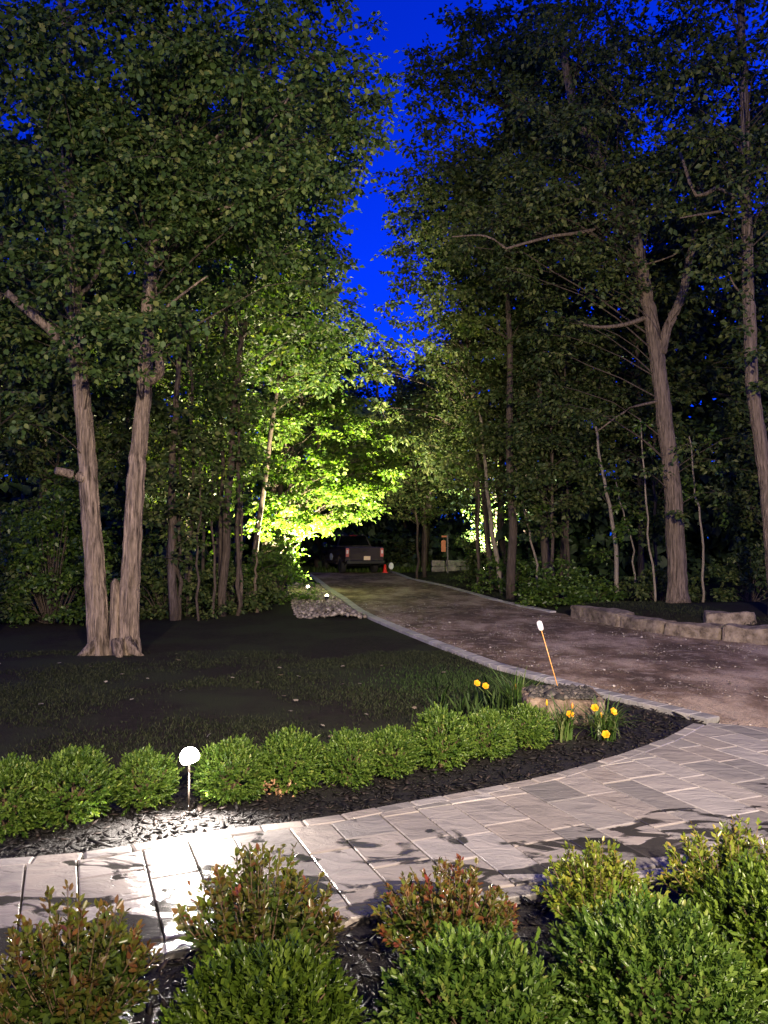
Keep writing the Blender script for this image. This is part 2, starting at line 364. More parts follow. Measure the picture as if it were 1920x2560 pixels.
def slatemat(name, base=(.25, .235, .23), wet=True):
    m, nt, b = mat(name); g = node(nt, "ShaderNodeNewGeometry"); pos = g.outputs["Position"]; oi = node(nt, "ShaderNodeObjectInfo")
    add = node(nt, "ShaderNodeVectorMath", operation='ADD'); sc = node(nt, "ShaderNodeVectorMath", operation='SCALE')
    cb = node(nt, "ShaderNodeCombineXYZ"); nt.links.new(oi.outputs["Random"], cb.inputs[0]); nt.links.new(oi.outputs["Random"], cb.inputs[1])
    nt.links.new(cb.outputs[0], sc.inputs[0]); sc.inputs[3].default_value = 37.0
    nt.links.new(pos, add.inputs[0]); nt.links.new(sc.outputs[0], add.inputs[1]); p2 = add.outputs[0]
    t1 = tex(nt, "ShaderNodeTexNoise", p2, 3.2, 8, .6, (1, 1.8, 1)); t1.inputs["Distortion"].default_value = .7
    t2 = tex(nt, "ShaderNodeTexNoise", p2, 45, 4, .6)
    tone = ramp(nt, oi.outputs["Random"], [(0, tuple(x * .66 for x in base)), (.3, tuple(x * .9 for x in base)), (.6, (base[0] * 1.02, base[1] * .97, base[2] * .92)), (1, tuple(x * 1.2 for x in base))])
    c = mixc(nt, .8, tone, ramp(nt, t1.outputs[0], [(.3, (.72, .72, .74)), (.5, (1, 1, 1)), (.7, (1.16, 1.13, 1.1))]), 'MULTIPLY')
    b.inputs["Roughness"].default_value = .42; b.inputs["Specular IOR Level"].default_value = .45
    h = ramp(nt, t1.outputs[0], [(.30, (0, 0, 0)), (.42, (.35, .35, .35)), (.46, (.5, .5, .5)), (.56, (.7, .7, .7)), (.60, (.9, .9, .9)), (.75, (1, 1, 1))])
    h = math_n(nt, 'ADD', math_n(nt, 'MULTIPLY', h, 1.0), math_n(nt, 'MULTIPLY', t2.outputs[0], .18))
    if wet:   # rain water left standing in the dips on the house side of the walk
        t3 = tex(nt, "ShaderNodeTexNoise", pos, 2.1, 6, .5, (1.0, 1.9, 1)); t3.inputs["Distortion"].default_value = .9
        sx = node(nt, "ShaderNodeSeparateXYZ"); nt.links.new(pos, sx.inputs[0])
        lean = math_n(nt, 'SUBTRACT', sx.outputs[1], math_n(nt, 'MULTIPLY', sx.outputs[0], .30))
        lean = math_n(nt, 'MULTIPLY', math_n(nt, 'ABSOLUTE', math_n(nt, 'SUBTRACT', lean, 4.55), 0), .17)
        wv = math_n(nt, 'SUBTRACT', t3.outputs[0], lean)
        wm = ramp(nt, wv, [(.462, (0, 0, 0)), (.505, (1, 1, 1))])
        c = mixc(nt, wm, c, mixc(nt, 1.0, c, (.15, .155, .165), 'MULTIPLY'))
        rr = ramp(nt, wm, [(0, (.33, .33, .33)), (1, (.15, .15, .15))]); nt.links.new(rr, b.inputs["Roughness"])
        h = math_n(nt, 'MULTIPLY', h, ramp(nt, wm, [(0, (1, 1, 1)), (1, (.25, .25, .25))]))
    nt.links.new(c, b.inputs["Base Color"]); bump(nt, b, h, .55, .02); return m
M_SLAB = slatemat("slate_slab"); M_KERB = slatemat("kerb_paver", (.31, .30, .295), False)
M_BED = speckled("joint_sand", (.03, .027, .024), (.08, .07, .06), 60)
walk = obj("walkway", me_py("walkway", [(x_, y_, .012) for x_, y_ in NEAR + TOP[::-1] + FAR[::-1]], [tuple(range(len(NEAR) + len(TOP) + len(FAR)))]), M_BED, kind="structure")
ang = R(22.5); cu, su = math.cos(ang), math.sin(ang)
def uv(u, v): return (u * cu - v * su, u * su + v * cu)
u = -8.0; widths = [.30, .30, .40, .30, .40]; ci = 0; rs = random.Random(5)
while u < 11:
    wd = widths[ci % 5]; v = -4 + rs.uniform(0, .6); ci += 1
    while v < 10:
        ln = rs.choice([.40, .50, .60, .60, .75]); g_ = .005
        q = [uv(u + g_, v + g_), uv(u + wd - g_, v + g_), uv(u + wd - g_, v + ln - g_), uv(u + g_, v + ln - g_)]
        c_ = uv(u + wd / 2, v + ln / 2)
        if -5.5 < c_[0] < 7 and 2 < c_[1] < 9.5:
            r_ = clip(POLY, q)
            if len(r_) >= 3 and area(r_) > .004:
                me, (cx, cy) = slab_mesh(r_, .045, .006, .004, random.uniform(-.002, .002)); o = obj("slab", me, M_SLAB, walk); o.location = (cx, cy, .012)
        v += ln
    u += wd
def edging(line, side, ln, wd, h, m, parent, name, z0=None, gap=.006, zoff=0.0):
    pts = [Vector(p) for p in line]; seg = [0]
    for a, b_ in zip(pts, pts[1:]): seg.append(seg[-1] + (b_ - a).length)
    def at(s):
        i = max(0, min(len(pts) - 2, int(np.searchsorted(seg, s) - 1))); t = (s - seg[i]) / (seg[i + 1] - seg[i]); return pts[i].lerp(pts[i + 1], t)
    s = 0.0
    while s + ln < seg[-1]:
        a, b_ = at(s + gap / 2), at(s + ln - gap / 2); t = (b_ - a).normalized(); nn = Vector((-t.y, t.x)) * wd * side
        q = [tuple(a), tuple(b_), tuple(b_ + nn), tuple(a + nn)]
        if area(q) < 0: q = q[::-1]
        me, (cx, cy) = slab_mesh(q, h, .008, .006, random.uniform(-.003, .003)); o = obj(name, me, m, parent)
        o.location = (cx, cy, (z0 if z0 is not None else float(rise(cy))) + zoff); s += ln
edging(FAR, -1, .30, BW, .042, M_SLAB, walk, "border_stone", .012)
edging(NEAR, 1, .30, BW, .042, M_SLAB, walk, "border_stone", .012)
def kerb(line, label, ln=.24, wd=.22, side=1):
    k = bpy.data.objects.new("driveway_kerb", None); COL.objects.link(k); k["label"] = label; k["category"] = "kerb"
    edging(line, side, ln, wd, .055, M_KERB, k, "kerb_paver", None, .008, .015); return k
kerb([tuple(p.xy) for p in LEFT_EDGE], "pale paver kerb curving along the lawn side of the driveway", side=1)
kerb([tuple(p.xy) for p in RIGHT_EDGE], "thin pale paver kerb along the woodland side of the driveway", side=-1, ln=.4, wd=.2)

# ------------------------------------------------------------------ mulch beds
M_MULCH = speckled("black_mulch", (.004, .0035, .004), (.016, .013, .013), 55, .55, 1.0, .03, .5)
M_CHIP = rndmat("mulch_chip", [(0, (.003, .0025, .0025)), (.8, (.010, .008, .008)), (1, (.038, .028, .024))], .6, .25)
HEDGE_BACK = [(-6, 6.0), (-4.2, 6.15), (-2.7, 6.35), (-1.2, 6.75), (.3, 7.2), (1.3, 8.0), (1.7, 9.2), (2.0, 10.6), (2.42, 11.0)]
kerb_in = [tuple(p.xy) for p in inset([tuple(q.xy) for q in LEFT_EDGE[:3]], .23) for p in [Vector(p)]]
far_bed = FAR + [kerb_in[0], kerb_in[1], kerb_in[2]] + HEDGE_BACK[::-1]
near_bed = [(-5.2, .6), (6.6, .6), (6.6, 6.2)] + NEAR[::-1][1:]
def inpoly(P, poly):
    x, y = P[:, 0], P[:, 1]; c = np.zeros(len(P), bool); j = len(poly) - 1
    for i in range(len(poly)):
        xi, yi = poly[i]; xj, yj = poly[j]
        c ^= ((yi > y) != (yj > y)) & (x < (xj - xi) * (y - yi) / ((yj - yi) or 1e-9) + xi); j = i
    return c
def bed(name, poly, label, n, seed):
    obj(name, me_py(name, [(x_, y_, .008) for x_, y_ in poly], [tuple(range(len(poly)))]), M_MULCH, kind="structure")
    r = np.random.default_rng(seed); a = np.array(poly); lo, hi = a.min(0), a.max(0)
    P = r.uniform(lo, hi, (n, 2)); P = P[inpoly(P, poly)]; m_ = len(P)
    d = r.normal(0, 1, (m_, 3)); d[:, 2] *= .35; nn = r.normal(0, .45, (m_, 3)); nn[:, 2] += 1
    L = r.gamma(3, .011, m_) + .015
    z = .012 + r.uniform(0, .03, m_)
    # thin chips: doubled shards with thickness
    V, Fc, rd = rocks_np(np.column_stack([P, z]), L * .42, seed, .38)
    V = V.reshape(-1, 6, 3); c_ = V.mean(1, keepdims=True); ax = nrm(d)[:, None, :]; dv = V - c_; V = c_ + dv * .6 + ax * (dv * ax).sum(-1, keepdims=True) * 1.7
    obj(name + "_chips", mesh_np("chips", V.reshape(-1, 3), Fc, 3, rd), M_CHIP, kind="stuff", label=label, category="mulch")
bed("mulch_bed", far_bed, "black bark mulch chips under the clipped hedge row", 26000, 1)
bed("front_mulch_bed", near_bed, "wet black bark mulch chips between the foreground shrubs", 22000, 2)

# lawn grass (uncountable)
def blades(name, P, h, w_, seed, m, label, lean=.5):
    r = np.random.default_rng(seed); n = len(P); d = r.normal(0, lean, (n, 3)); d[:, 2] = 1
    nn = r.normal(0, 1, (n, 3)); nn[:, 2] *= .2
    return obj(name, leaves(name, P, d, nn, h * r.uniform(.5, 1.3, n), np.full(n, w_) * r.uniform(.6, 1.3, n), r.uniform(0, 1, n)), m, kind="stuff", label=label, category="grass")
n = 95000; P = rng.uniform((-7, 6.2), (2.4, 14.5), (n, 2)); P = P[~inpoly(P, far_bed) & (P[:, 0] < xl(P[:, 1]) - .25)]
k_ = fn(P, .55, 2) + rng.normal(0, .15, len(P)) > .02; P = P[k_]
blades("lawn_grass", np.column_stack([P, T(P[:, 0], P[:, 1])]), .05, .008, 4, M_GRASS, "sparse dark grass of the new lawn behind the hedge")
n = 5000; c_ = G(1130, 1690); P = np.column_stack([rng.normal(c_.x + .2, .75, n), rng.normal(c_.y - .6, .75, n)]); P = P[~inpoly(P, far_bed) & (P[:, 0] < xl(P[:, 1]) - .3)]
blades("grass_patch", np.column_stack([P, P[:, 0] * 0]), .055, .007, 5, M_PATCH, "brighter green grass patch behind the yellow daylilies")
n = 26000; y = rng.uniform(15, 44, n); x = xr(y) + rng.gamma(1.6, 1.1, n) + .3; P = np.column_stack([x, y])
k_ = fn(P, .4, 7) > -.15; P = P[k_]
blades("verge_grass", np.column_stack([P, T(P[:, 0], P[:, 1])]), .06, .012, 6, M_GRASS, "mown dark grass verge beside the right driveway edge")
n = 5000; P = np.column_stack([rng.uniform(-7, 5, n), rng.uniform(41.5, 47, n)])
blades("tall_grass", np.column_stack([P, T(P[:, 0], P[:, 1])]), .38, .05, 8, M_GREEN, "tall green grass beyond the parked truck", .35)
# fallen leaves lying on the lawn
n = 48; P = rng.uniform((-7, 7.0), (1, 14), (n, 2)); P = P[P[:, 0] < xl(P[:, 1]) - .4]; n = len(P)
M_FALL = rndmat("fallen_leaf", [(0, (.10, .075, .05)), (1, (.26, .23, .18))], .6)
dd = rng.normal(0, 1, (n, 3)); dd[:, 2] = .1; nn = rng.normal(0, .3, (n, 3)); nn[:, 2] = 1
obj("fallen_leaves", leaves("fallen_leaves", np.column_stack([P, T(P[:, 0], P[:, 1]) + .05]), dd, nn, rng.uniform(.05, .1, n), rng.uniform(.04, .08, n), rng.uniform(0, 1, n), 'maple'), M_FALL, kind="stuff", label="scattered pale fallen leaves on the dark lawn", category="leaves")

# ------------------------------------------------------------------ trees
def stem_pts(px, n=14, wob=.03):
    """smooth path through a few given points"""
    pts = [Vector(p) for p in px]; out = []
    for i in range(len(pts) - 1):
        p0, p1, p2, p3 = pts[max(i - 1, 0)], pts[i], pts[i + 1], pts[min(i + 2, len(pts) - 1)]
        k = max(2, int(n * (p2 - p1).length / max(.1, sum((b_ - a).length for a, b_ in zip(pts, pts[1:])))))
        for j in range(k):
            t = j / k; out.append(.5 * ((2 * p1) + (-p0 + p2) * t + (2 * p0 - 5 * p1 + 4 * p2 - p3) * t * t + (-p0 + 3 * p1 - 3 * p2 + p3) * t ** 3))
    out.append(pts[-1])
    return [p + Vector((random.gauss(0, wob), random.gauss(0, wob), 0)) if 0 < i < len(out) - 1 else p for i, p in enumerate(out)]
SKYGAP = [(1000, -80), (945, 60), (918, 130), (990, 210), (995, 330), (930, 420), (905, 470), (850, 545), (850, 600), (890, 640), (862, 690), (900, 745), (950, 800), (1020, 885),
          (1062, 860), (1010, 760), (985, 690), (960, 610), (968, 540), (1010, 410), (1060, 360), (1180, 330), (1245, 310), (1210, 260), (1080, 250), (1010, 175), (1060, 120), (1095, 60), (1115, -80)]
def open_sky(c, Rr):
    px, py = topx(*c); q = Rr * .75 * F / max(1, c[1])
    P = np.array([(px, py), (px - q, py), (px + q, py), (px, py - q), (px, py + q)])
    return inpoly(P, SKYGAP).any()
def env(c, rad, n, R0, r, lo=.35, skygap=True):
    out = []; c = np.array(c); rad = np.array(rad); tries = 0
    while len(out) < n and tries < n * 6:
        tries += 1; d = r.normal(0, 1, 3); d /= np.linalg.norm(d); q = c + rad * d * r.uniform(lo ** 3, 1) ** (1 / 3)
        R1 = R0 * r.uniform(.7, 1.35)
        if q[2] < 1.0 or (skygap and open_sky(q, R1)): continue
        out.append((q, R1))
    return out
def crown_leaves(clumps, per, L, r, shape, asp=.62, droop=.45, tiltn=.55):
    Ps, Ds, Ns, tw = [], [], [], []
    for (c, Rr) in clumps:
        k = r.integers(6, 10); d = r.normal(0, 1, (k, 3)); d[:, 2] = d[:, 2] * .45 + .12; d = nrm(d); ln = Rr * r.uniform(.55, 1.15, k)
        n = max(8, int(per * (Rr ** 2)) // k)
        for i in range(k):
            t = r.uniform(.1, 1.05, n); p = c + d[i] * (t * ln[i])[:, None]; p[:, 2] -= .18 * Rr * t * t
            lat = r.normal(0, 1, (n, 3)); lat[:, 2] *= .35; lat = nrm(lat); p = p + lat * (r.uniform(0.02, .22, n) * Rr)[:, None]
            dd = d[i] * .5 + lat * .9; dd[:, 2] -= droop * r.uniform(.3, 1.6, n)
            nn = r.normal(0, tiltn, (n, 3)); nn[:, 2] += .75; nn[:, 1] -= .25
            Ps.append(p); Ds.append(dd); Ns.append(nn)
            tw.append((c, c + d[i] * ln[i] * .9 - np.array([0, 0, .15 * Rr])))
    P = np.concatenate(Ps); n = len(P)
    Ls = L * r.uniform(.6, 1.25, n)
    return leaves("crown", P, np.concatenate(Ds), np.concatenate(Ns), Ls, Ls * asp * r.uniform(.8, 1.2, n), r.uniform(0, 1, n) ** 1.3, shape), tw
def tree(label, base, stems, clumps, per=120, L=.15, shape='diamond', leaf=None, bark=None, seed=0, name="tree", group=None, sides=10, flute=0.0, extra=(), twigs=True, asp=.62, limb_r=.026, skip=.5):
    r = np.random.default_rng(seed + 100); random.seed(seed)
    t = empty(name, base, label, "tree", group); off = Vector(base)
    allp = []
    for (pp, r0, r1) in stems:
        pts = stem_pts(pp, 90 if flute else 14, .008 if flute else .03); m_ = len(pts); mb = MB()
        rad = []
        for i, p in enumerate(pts):
            f = i / (m_ - 1); q = r0 * (1 - f) + r1 * f
            if flute: q *= 1 + .30 * max(0, 1 - (p.z - pts[0].z) / .55) ** 2
            rad.append(q)
        mb.tube([p - off for p in pts], rad, sides, True, flute, seed)
        mb.build("trunk", bark, t, True)
        allp += [(p, rr) for p, rr in zip(pts, rad)]
    mb = MB()
    for (pp, r0, r1) in extra:
        pts = stem_pts(pp, 9, .005); m_ = len(pts); ml = MB(); ml.tube([p - off for p in pts], [r0 * (1 - i / (m_ - 1)) + r1 * i / (m_ - 1) for i in range(m_)], 7); ml.build("limb", bark, t, True)
    low = [q for q in allp]
    for (c, Rr) in clumps:
        c = Vector(c); best = None
        for p, rr in low[1:]:
            hd = math.hypot(c.x - p.x, c.y - p.y); want = c.z - .45 * hd; s = abs(p.z - want) + .35 * hd
            if best is None or s < best[0]: best = (s, p, rr)
        p0, rr = best[1], best[2]; l = (c - p0).length
        if l < .3 or random.random() < skip: continue
        mid = p0.lerp(c, .5) + Vector((random.gauss(0, .06) * l, random.gauss(0, .06) * l, .10 * l)); q = min(rr * .6, limb_r * (.35 + .14 * l))
        pts = [p0, p0.lerp(mid, .55) + Vector((0, 0, .02 * l)), mid, mid.lerp(c, .5) + Vector((random.gauss(0, .04) * l, random.gauss(0, .04) * l, .03 * l)), c]
        mb.tube([x_ - off for x_ in pts], [q, q * .8, q * .6, q * .42, q * .25], 5, False)
    if clumps:
        me, tw = crown_leaves(clumps, per, L, r, shape, asp)
        co = np.empty(len(me.vertices) * 3, np.float32); me.vertices.foreach_get("co", co); co = co.reshape(-1, 3) - np.array(off, np.float32); me.vertices.foreach_set("co", co.ravel()); me.update()
        obj("crown", me, leaf, t)
        if twigs:
            for a, b_ in tw[::3]: mb.tube([Vector(a) - off, Vector(b_) - off], [.008, .003], 3, False)
    if mb.V: mb.build("branches", M_BARKD, t, True, kind="stuff")
    return t
def gb(x, y): return Vector((x, y, Tz(x, y)))
R_ = lambda s: np.random.default_rng(s)

# the double-trunked maple on the left lawn
b0 = G(283, 1635); D0 = b0.y
A = [W(250, 1645, D0), W(243, 1500, D0), W(228, 1300, D0 + .05), W(216, 1130, D0 + .1), W(200, 950, D0 + .1), W(186, 752, D0 + .2), W(174, 520, D0 + .3), W(166, 340, D0 + .5), W(160, 150, D0 + .7), W(150, -80, D0 + .9)]
B = [W(322, 1640, D0 + .05), W(325, 1500, D0 + .1), W(334, 1300, D0 + .15), W(347, 1110, D0 + .2), W(360, 960, D0 + .25), W(370, 810, D0 + .3), W(378, 640, D0 + .5), W(400, 470, D0 + .7), W(440, 300, D0 + 1), W(470, 100, D0 + 1.2)]
r = R_(1)
cl = env((-5.3, D0 - .1, 9.2), (3.0, 2.4, 4.0), 102, .8, r, .4) + env((-2.9, D0 - .2, 10.6), (3.2, 2.4, 3.4), 84, .8, r, .35) + env((-6.8, D0, 6.6), (1.6, 1.6, 1.2), 22, .6, r)
for (px, py, d, q) in [(250, 830, 12.9, .75), (335, 850, 12.8, .7), (390, 790, 12.9, .75), (300, 780, 13.2, .75), (200, 800, 13.0, .7), (230, 920, 13.1, .45), (330, 930, 13, .4), (160, 860, 12.9, .6), (440, 780, 13, .7), (410, 880, 13.2, .4), (120, 700, 13, .5), (70, 620, 12.8, .6), (60, 450, 12.5, .6), (130, 330, 12.6, .6), (690, 640, 13.5, .6), (820, 560, 13.8, .55), (760, 700, 14, .5), (850, 730, 14.2, .4), (800, 420, 13.8, .6), (880, 330, 14, .6), (900, 180, 14, .6), (30, 980, 13, .5), (80, 1060, 13.2, .4)]:
    cl.append((np.array(W(px, py, d)), q))
ex_ = [([W(216, 1200, D0), W(180, 1186, D0 - .1), W(140, 1176, D0 - .3)], .10, .07),
       ([A[4], W(150, 850, D0 - .3), W(60, 770, D0 - .6), W(15, 730, D0 - .8)], .11, .06),
       ([A[5], W(240, 690, D0 + .2), W(275, 560, D0 + .3)], .05, .02),
       ([B[4], W(400, 930, D0 - .1), W(392, 880, D0 - .2)], .11, .08),
       ([B[5], W(450, 740, D0 - .2), W(520, 690, D0 - .3)], .04, .015),
       ([B[7], W(560, 330, D0 + .2), W(640, 230, D0 + .2), W(690, 120, D0 + .1)], .07, .02),
       ([B[7], W(600, 380, D0 + .1), W(690, 290, D0 + .1), W(760, 180, D0)], .05, .015),
       ([B[6], W(470, 560, D0), W(560, 520, D0 - .2), W(680, 500, D0 - .4)], .05, .015)]
t_ = tree("large maple with two pale furrowed trunks forking from the base on the lawn", b0, [(A, .195, .07), (B, .188, .07)], cl, 400, .105, 'oval', M_MAPLE, M_BARK, 1, "maple_tree", sides=56, flute=.15, extra=ex_, asp=.8)
mb = MB(); mb.tube([Vector((.03, .0, -.1)), Vector((.03, .0, .4)), Vector((.02, .02, .9)), Vector((.0, .03, 1.3)), Vector((.02, .03, 1.38))], [.15, .12, .10, .085, .03], 16, True, .35, 4)
mb.build("broken_stem", M_BARK, t_, True, label="short broken stem wedged between the two trunks")
for k, (a_, l_) in enumerate([(205, .30), (300, .22), (338, .34)]):
    a_ = R(a_); mb = MB(); st = .22; mb.tube([Vector((math.cos(a_) * st * 1.3, math.sin(a_) * st, .28)), Vector((math.cos(a_) * (st + l_ * .45) * 1.2, math.sin(a_) * (st + l_ * .45), .09)), Vector((math.cos(a_) * (st + l_) * 1.2, math.sin(a_) * (st + l_), -.04))], [.12, .10, .04], 12, True, .3, k)
    mb.build("root", M_BARK, t_, True)

# spotlit tree leaning over the driveway
bs = gb(-4.6, 29.0)
r = R_(2)
cl = env(W(770, 1100, 28.2), (3.2, 1.6, 2.0), 95, .6, r, .3) + env(W(860, 1200, 27.6), (1.8, 1.2, 1.0), 46, .5, r, .2) + env(W(720, 1290, 27.2), (1.15, .9, .75), 26, .42, r, .2) + env(W(700, 930, 29), (3.4, 1.8, 2.2), 85, .7, r, .3) + env(W(960, 1130, 27.8), (.7, .8, .7), 14, .4, r, .2) + env(W(640, 1240, 28), (1.3, .8, 1.6), 30, .5, r) + env(W(870, 1250, 27.2), (1.2, .9, .75), 34, .42, r, .1) + env(W(790, 1310, 27), (.8, .6, .5), 18, .36, r, .1) + env(W(950, 1190, 27.4), (.8, .7, .6), 18, .4, r, .1)
tree("spreading tree with bright yellow green leaves lit by a ground spotlight", bs, [([bs, bs + Vector((.3, -.1, 3)), bs + Vector((1.2, -.3, 6)), bs + Vector((2.0, -.4, 9))], .16, .05)], cl, 300, .155, 'diamond', M_LIT, M_BARKD, 2, "spotlit_tree", asp=.7)

# tall trees of the left wood, each its own
def tall(label, x, y, h, rw, zc, rz, n, seed, leaf=M_DULL, R0=.95, per=115, L=.25, bark=M_BARKD, r0=.12, lean=(0, 0), name="woodland_tree", group="tall trees of the wood", lo=.3, more=()):
    p = gb(x, y); r = R_(seed)
    cl = env((x + lean[0], y + lean[1], p.z + zc), (rw, rw * .8, rz), n, R0, r, lo) + [(np.array(W(a, b_, d)), q) for a, b_, d, q in more]
    return tree(label, p, [([p, p + Vector((lean[0] * .3, lean[1] * .3, h * .35)), p + Vector((lean[0] * .7, lean[1] * .7, h * .7)), p + Vector((lean[0], lean[1], min(h, zc + rz * .55)))], r0, .03)], cl, per, L, 'diamond', leaf, bark, seed, name, group)
tall("tall leafy tree whose crown fills the upper middle left of the driveway opening", -4.3, 20.5, 15, 3.5, 11.2, 4.6, 160, 11, M_MAPLE, .9, 130, .18, lean=(.9, 0), more=[(px, py, 20.0, q) for px, py, q in [(955, 190, .5), (940, 260, .6), (965, 300, .45), (950, 350, .5), (890, 420, .6), (870, 470, .5), (930, 60, .5), (900, 130, .6), (820, 560, .5), (860, 660, .4)]])
tall("tall tree behind the left trunk of the forked maple", -9.8, 22, 17, 4.2, 11.5, 5.5, 110, 12)
tall("dark tree at the left edge of the picture behind the lawn", -8.6, 17.0, 11, 2.6, 7.2, 3.2, 75, 13, M_DULL, .8, 90, .2)
tall("tall tree standing behind the right trunk of the forked maple", -6.9, 27, 21, 4.2, 13.5, 7.0, 130, 14)
tall("very tall tree rising behind the spotlit tree", -4.0, 33, 24, 4.0, 15.5, 8.0, 150, 15)
tall("slender tree directly left of the opening of blue sky", -4.4, 25.5, 15, 2.2, 10.0, 3.6, 90, 16, M_MAPLE, .7, 160, .17, r0=.11, lean=(2.0, 0))
tall("tall far tree at the far left behind the wood", -15, 32, 24, 5.5, 13, 9, 130, 17)
tall("tall far tree in the left wood above the thin saplings", -11.0, 36, 26, 5, 14, 9.5, 130, 18)
# right wood
b1 = gb(W(1695, 1510, 20).x, 20.0); D1 = 20.0
S = [b1, W(1688, 1350, D1), W(1678, 1180, D1), W(1658, 1020, D1), W(1642, 900, D1), W(1625, 790, D1), W(1603, 665, D1 + .1), W(1574, 520, D1 + .2), W(1539, 451, D1 + .3), W(1492, 393, D1 + .3), W(1430, 250, D1 + .4), W(1400, 50, D1 + .5)]
S2 = [W(1650, 880, D1), W(1672, 810, D1 - .1), W(1700, 750, D1 - .2), W(1722, 660, D1 - .3), W(1750, 480, D1 - .3), W(1740, 250, D1)]
r = R_(3)
cl = env((6.3, D1 - .3, 13.0), (3.6, 2.6, 4.5), 180, .8, r, .3) + env((4.4, D1 + .2, 10.0), (2.4, 1.8, 3.0), 80, .7, r, .3)
for (px, py, d, q) in [(1420, 1010, 19, .6), (1500, 1040, 19, .5), (1380, 960, 19.5, .5), (1720, 1110, 19.3, .55), (1790, 1150, 19.2, .5), (1640, 1170, 19.2, .45), (1560, 1150, 19.2, .45), (1790, 1230, 19.4, .35), (1690, 1290, 19.3, .3), (1860, 1090, 19.5, .4), (1760, 560, 18.5, .5), (1800, 330, 18, .6), (1590, 760, 18.8, .35), (1740, 740, 18.9, .4)]:
    cl.append((np.array(W(px, py, d)), q))
ex_ = [([S[5], W(1560, 812, D1 - .2), W(1500, 818, D1 - .4), W(1458, 812, D1 - .5)], .07, .03),
       ([S[7], W(1480, 575, D1 - .5), W(1380, 590, D1 - 1), W(1265, 622, D1 - 1.4)], .06, .03),
       ([W(1265, 622, D1 - 1.4), W(1215, 590, D1 - 1.4), W(1130, 592, D1 - 1.5)], .03, .015),
       ([S[3] + Vector((0, 0, .2)), W(1590, 1015, D1 - .4), W(1560, 1030, D1 - .6), W(1490, 1080, D1 - .7)], .04, .015),
       ([S[6], W(1680, 640, D1 - .5), W(1720, 610, D1 - .7)], .03, .012)]
tree("tall straight trunk with a forked top above the stone edging on the right", b1, [(S, .25, .09), (S2, .12, .05)], cl, 190, .14, 'diamond', M_DULL, M_BARKR, 3, "oak_tree", sides=40, flute=.10, extra=ex_, asp=.6)
D2 = 17.0
S = [gb(W(1945, 1500, D2).x, D2), W(1925, 1300, D2), W(1900, 1100, D2), W(1880, 950, D2), W(1872, 750, D2), W(1866, 520, D2), W(1862, 300, D2), W(1850, 0, D2)]
r = R_(4)
cl = env((8.0, D2 - .4, 11.3), (2.4, 2.2, 3.6), 88, .75, r, .3)
for (px, py, d, q) in [(1850, 820, 16, .4), (1890, 880, 16, .45), (1830, 760, 16, .35), (1900, 960, 16.3, .3)]: cl.append((np.array(W(px, py, d)), q))
ex_ = [([S[5], W(1840, 500, D2 - .3), W(1790, 470, D2 - .5), W(1740, 490, D2 - .6), W(1700, 380, D2 - .6)], .06, .03), ([S[5], W(1790, 530, D2 - .3), W(1700, 545, D2 - .6)], .04, .015), ([S[4], W(1840, 720, D2 - .2), W(1820, 680, D2 - .3)], .03, .015)]
tree("slanting pale barked tree cut by the right edge of the picture", S[0], [(S, .17, .08)], cl, 190, .14, 'diamond', M_DULL, M_BARKR, 4, "oak_tree", sides=32, flute=.08, extra=ex_)
tall("loose airy tree right beside the opening of blue sky", 4.0, 28.5, 15, 3.1, 9.3, 5.8, 190, 21, M_DULL, .75, 120, .18, r0=.12, lo=.15, lean=(-1.7, -1), more=[(965 + 37 * (k % 4) + (k * 53) % 29, 430 + 46 * (k // 4) + (k * 31) % 23, 26.5, .5) for k in range(40)])
tall("tall tree whose crown closes the sky on the upper right", 4.1, 25.0, 20, 2.9, 14.2, 6.0, 210, 22, M_DULL, .85, 130, .19, r0=.16, more=[(px, py, 24.2, q * 1.45) for px, py, q in [(1085, 175, .6), (1060, 130, .4), (1140, 150, .7), (1200, 180, .8), (1260, 130, .8), (1320, 200, .8), (1130, 60, .6), (1200, 60, .8), (1280, 40, .8), (1060, 215, .5), (1120, 225, .5), (1030, 205, .4), (1060, 420, .6), (1110, 400, .7), (1170, 390, .7), (1230, 370, .8), (1290, 330, .9), (1020, 470, .5), (1080, 480, .7), (1150, 470, .8), (1220, 450, .8), (1300, 430, .9), (1000, 545, .45), (1050, 560, .6), (1120, 560, .7), (1360, 120, .9), (1380, 300, .9), (1420, 30, .9), (1100, 300, .3)] + [(1030 + 42 * (k % 4) + 11 * (k // 4 % 3), 135 + 40 * (k // 4), .42) for k in range(32)] + [(1290 + 60 * (k % 3), 230 + 55 * (k // 3), .6) for k in range(9)]])
tall("dense dark tree among the right hand saplings", 4.6, 30.0, 15, 3.4, 8.2, 4.4, 170, 23, M_DULL, .85, 130, .19, r0=.15)
tall("tall dark tree behind the forked trunk on the right", 9.0, 27.0, 21, 4.4, 12, 8, 130, 24)
tall("dark tree at the far right deep in the wood", 13.5, 25.0, 18, 4.5, 10, 7.5, 110, 25)
tall("very tall far tree behind the right wood", 7.0, 38.0, 27, 4.6, 16, 9.5, 130, 26)
tall("drooping tree hanging over the far right kerb near the stone wall", 1.9, 36.0, 12, 3.0, 6.4, 3.6, 150, 27, M_DULL, .75, 140, .18, r0=.10)
tall("tree with a lit crown right of the hanging sign", 5.9, 40.0, 13, 2.8, 6.0, 4.2, 90, 28, M_MAPLE, .8, 80, .2, r0=.14)
tall("far tree closing the driveway view behind the truck", -1.2, 56, 19, 4.5, 8.5, 6.5, 110, 31, M_FAR, 1.3, 50, .34)
tall("far tree behind the left side of the truck", -6.5, 54, 17, 4.5, 8.0, 6.5, 110, 32, M_FAR, 1.3, 50, .34)
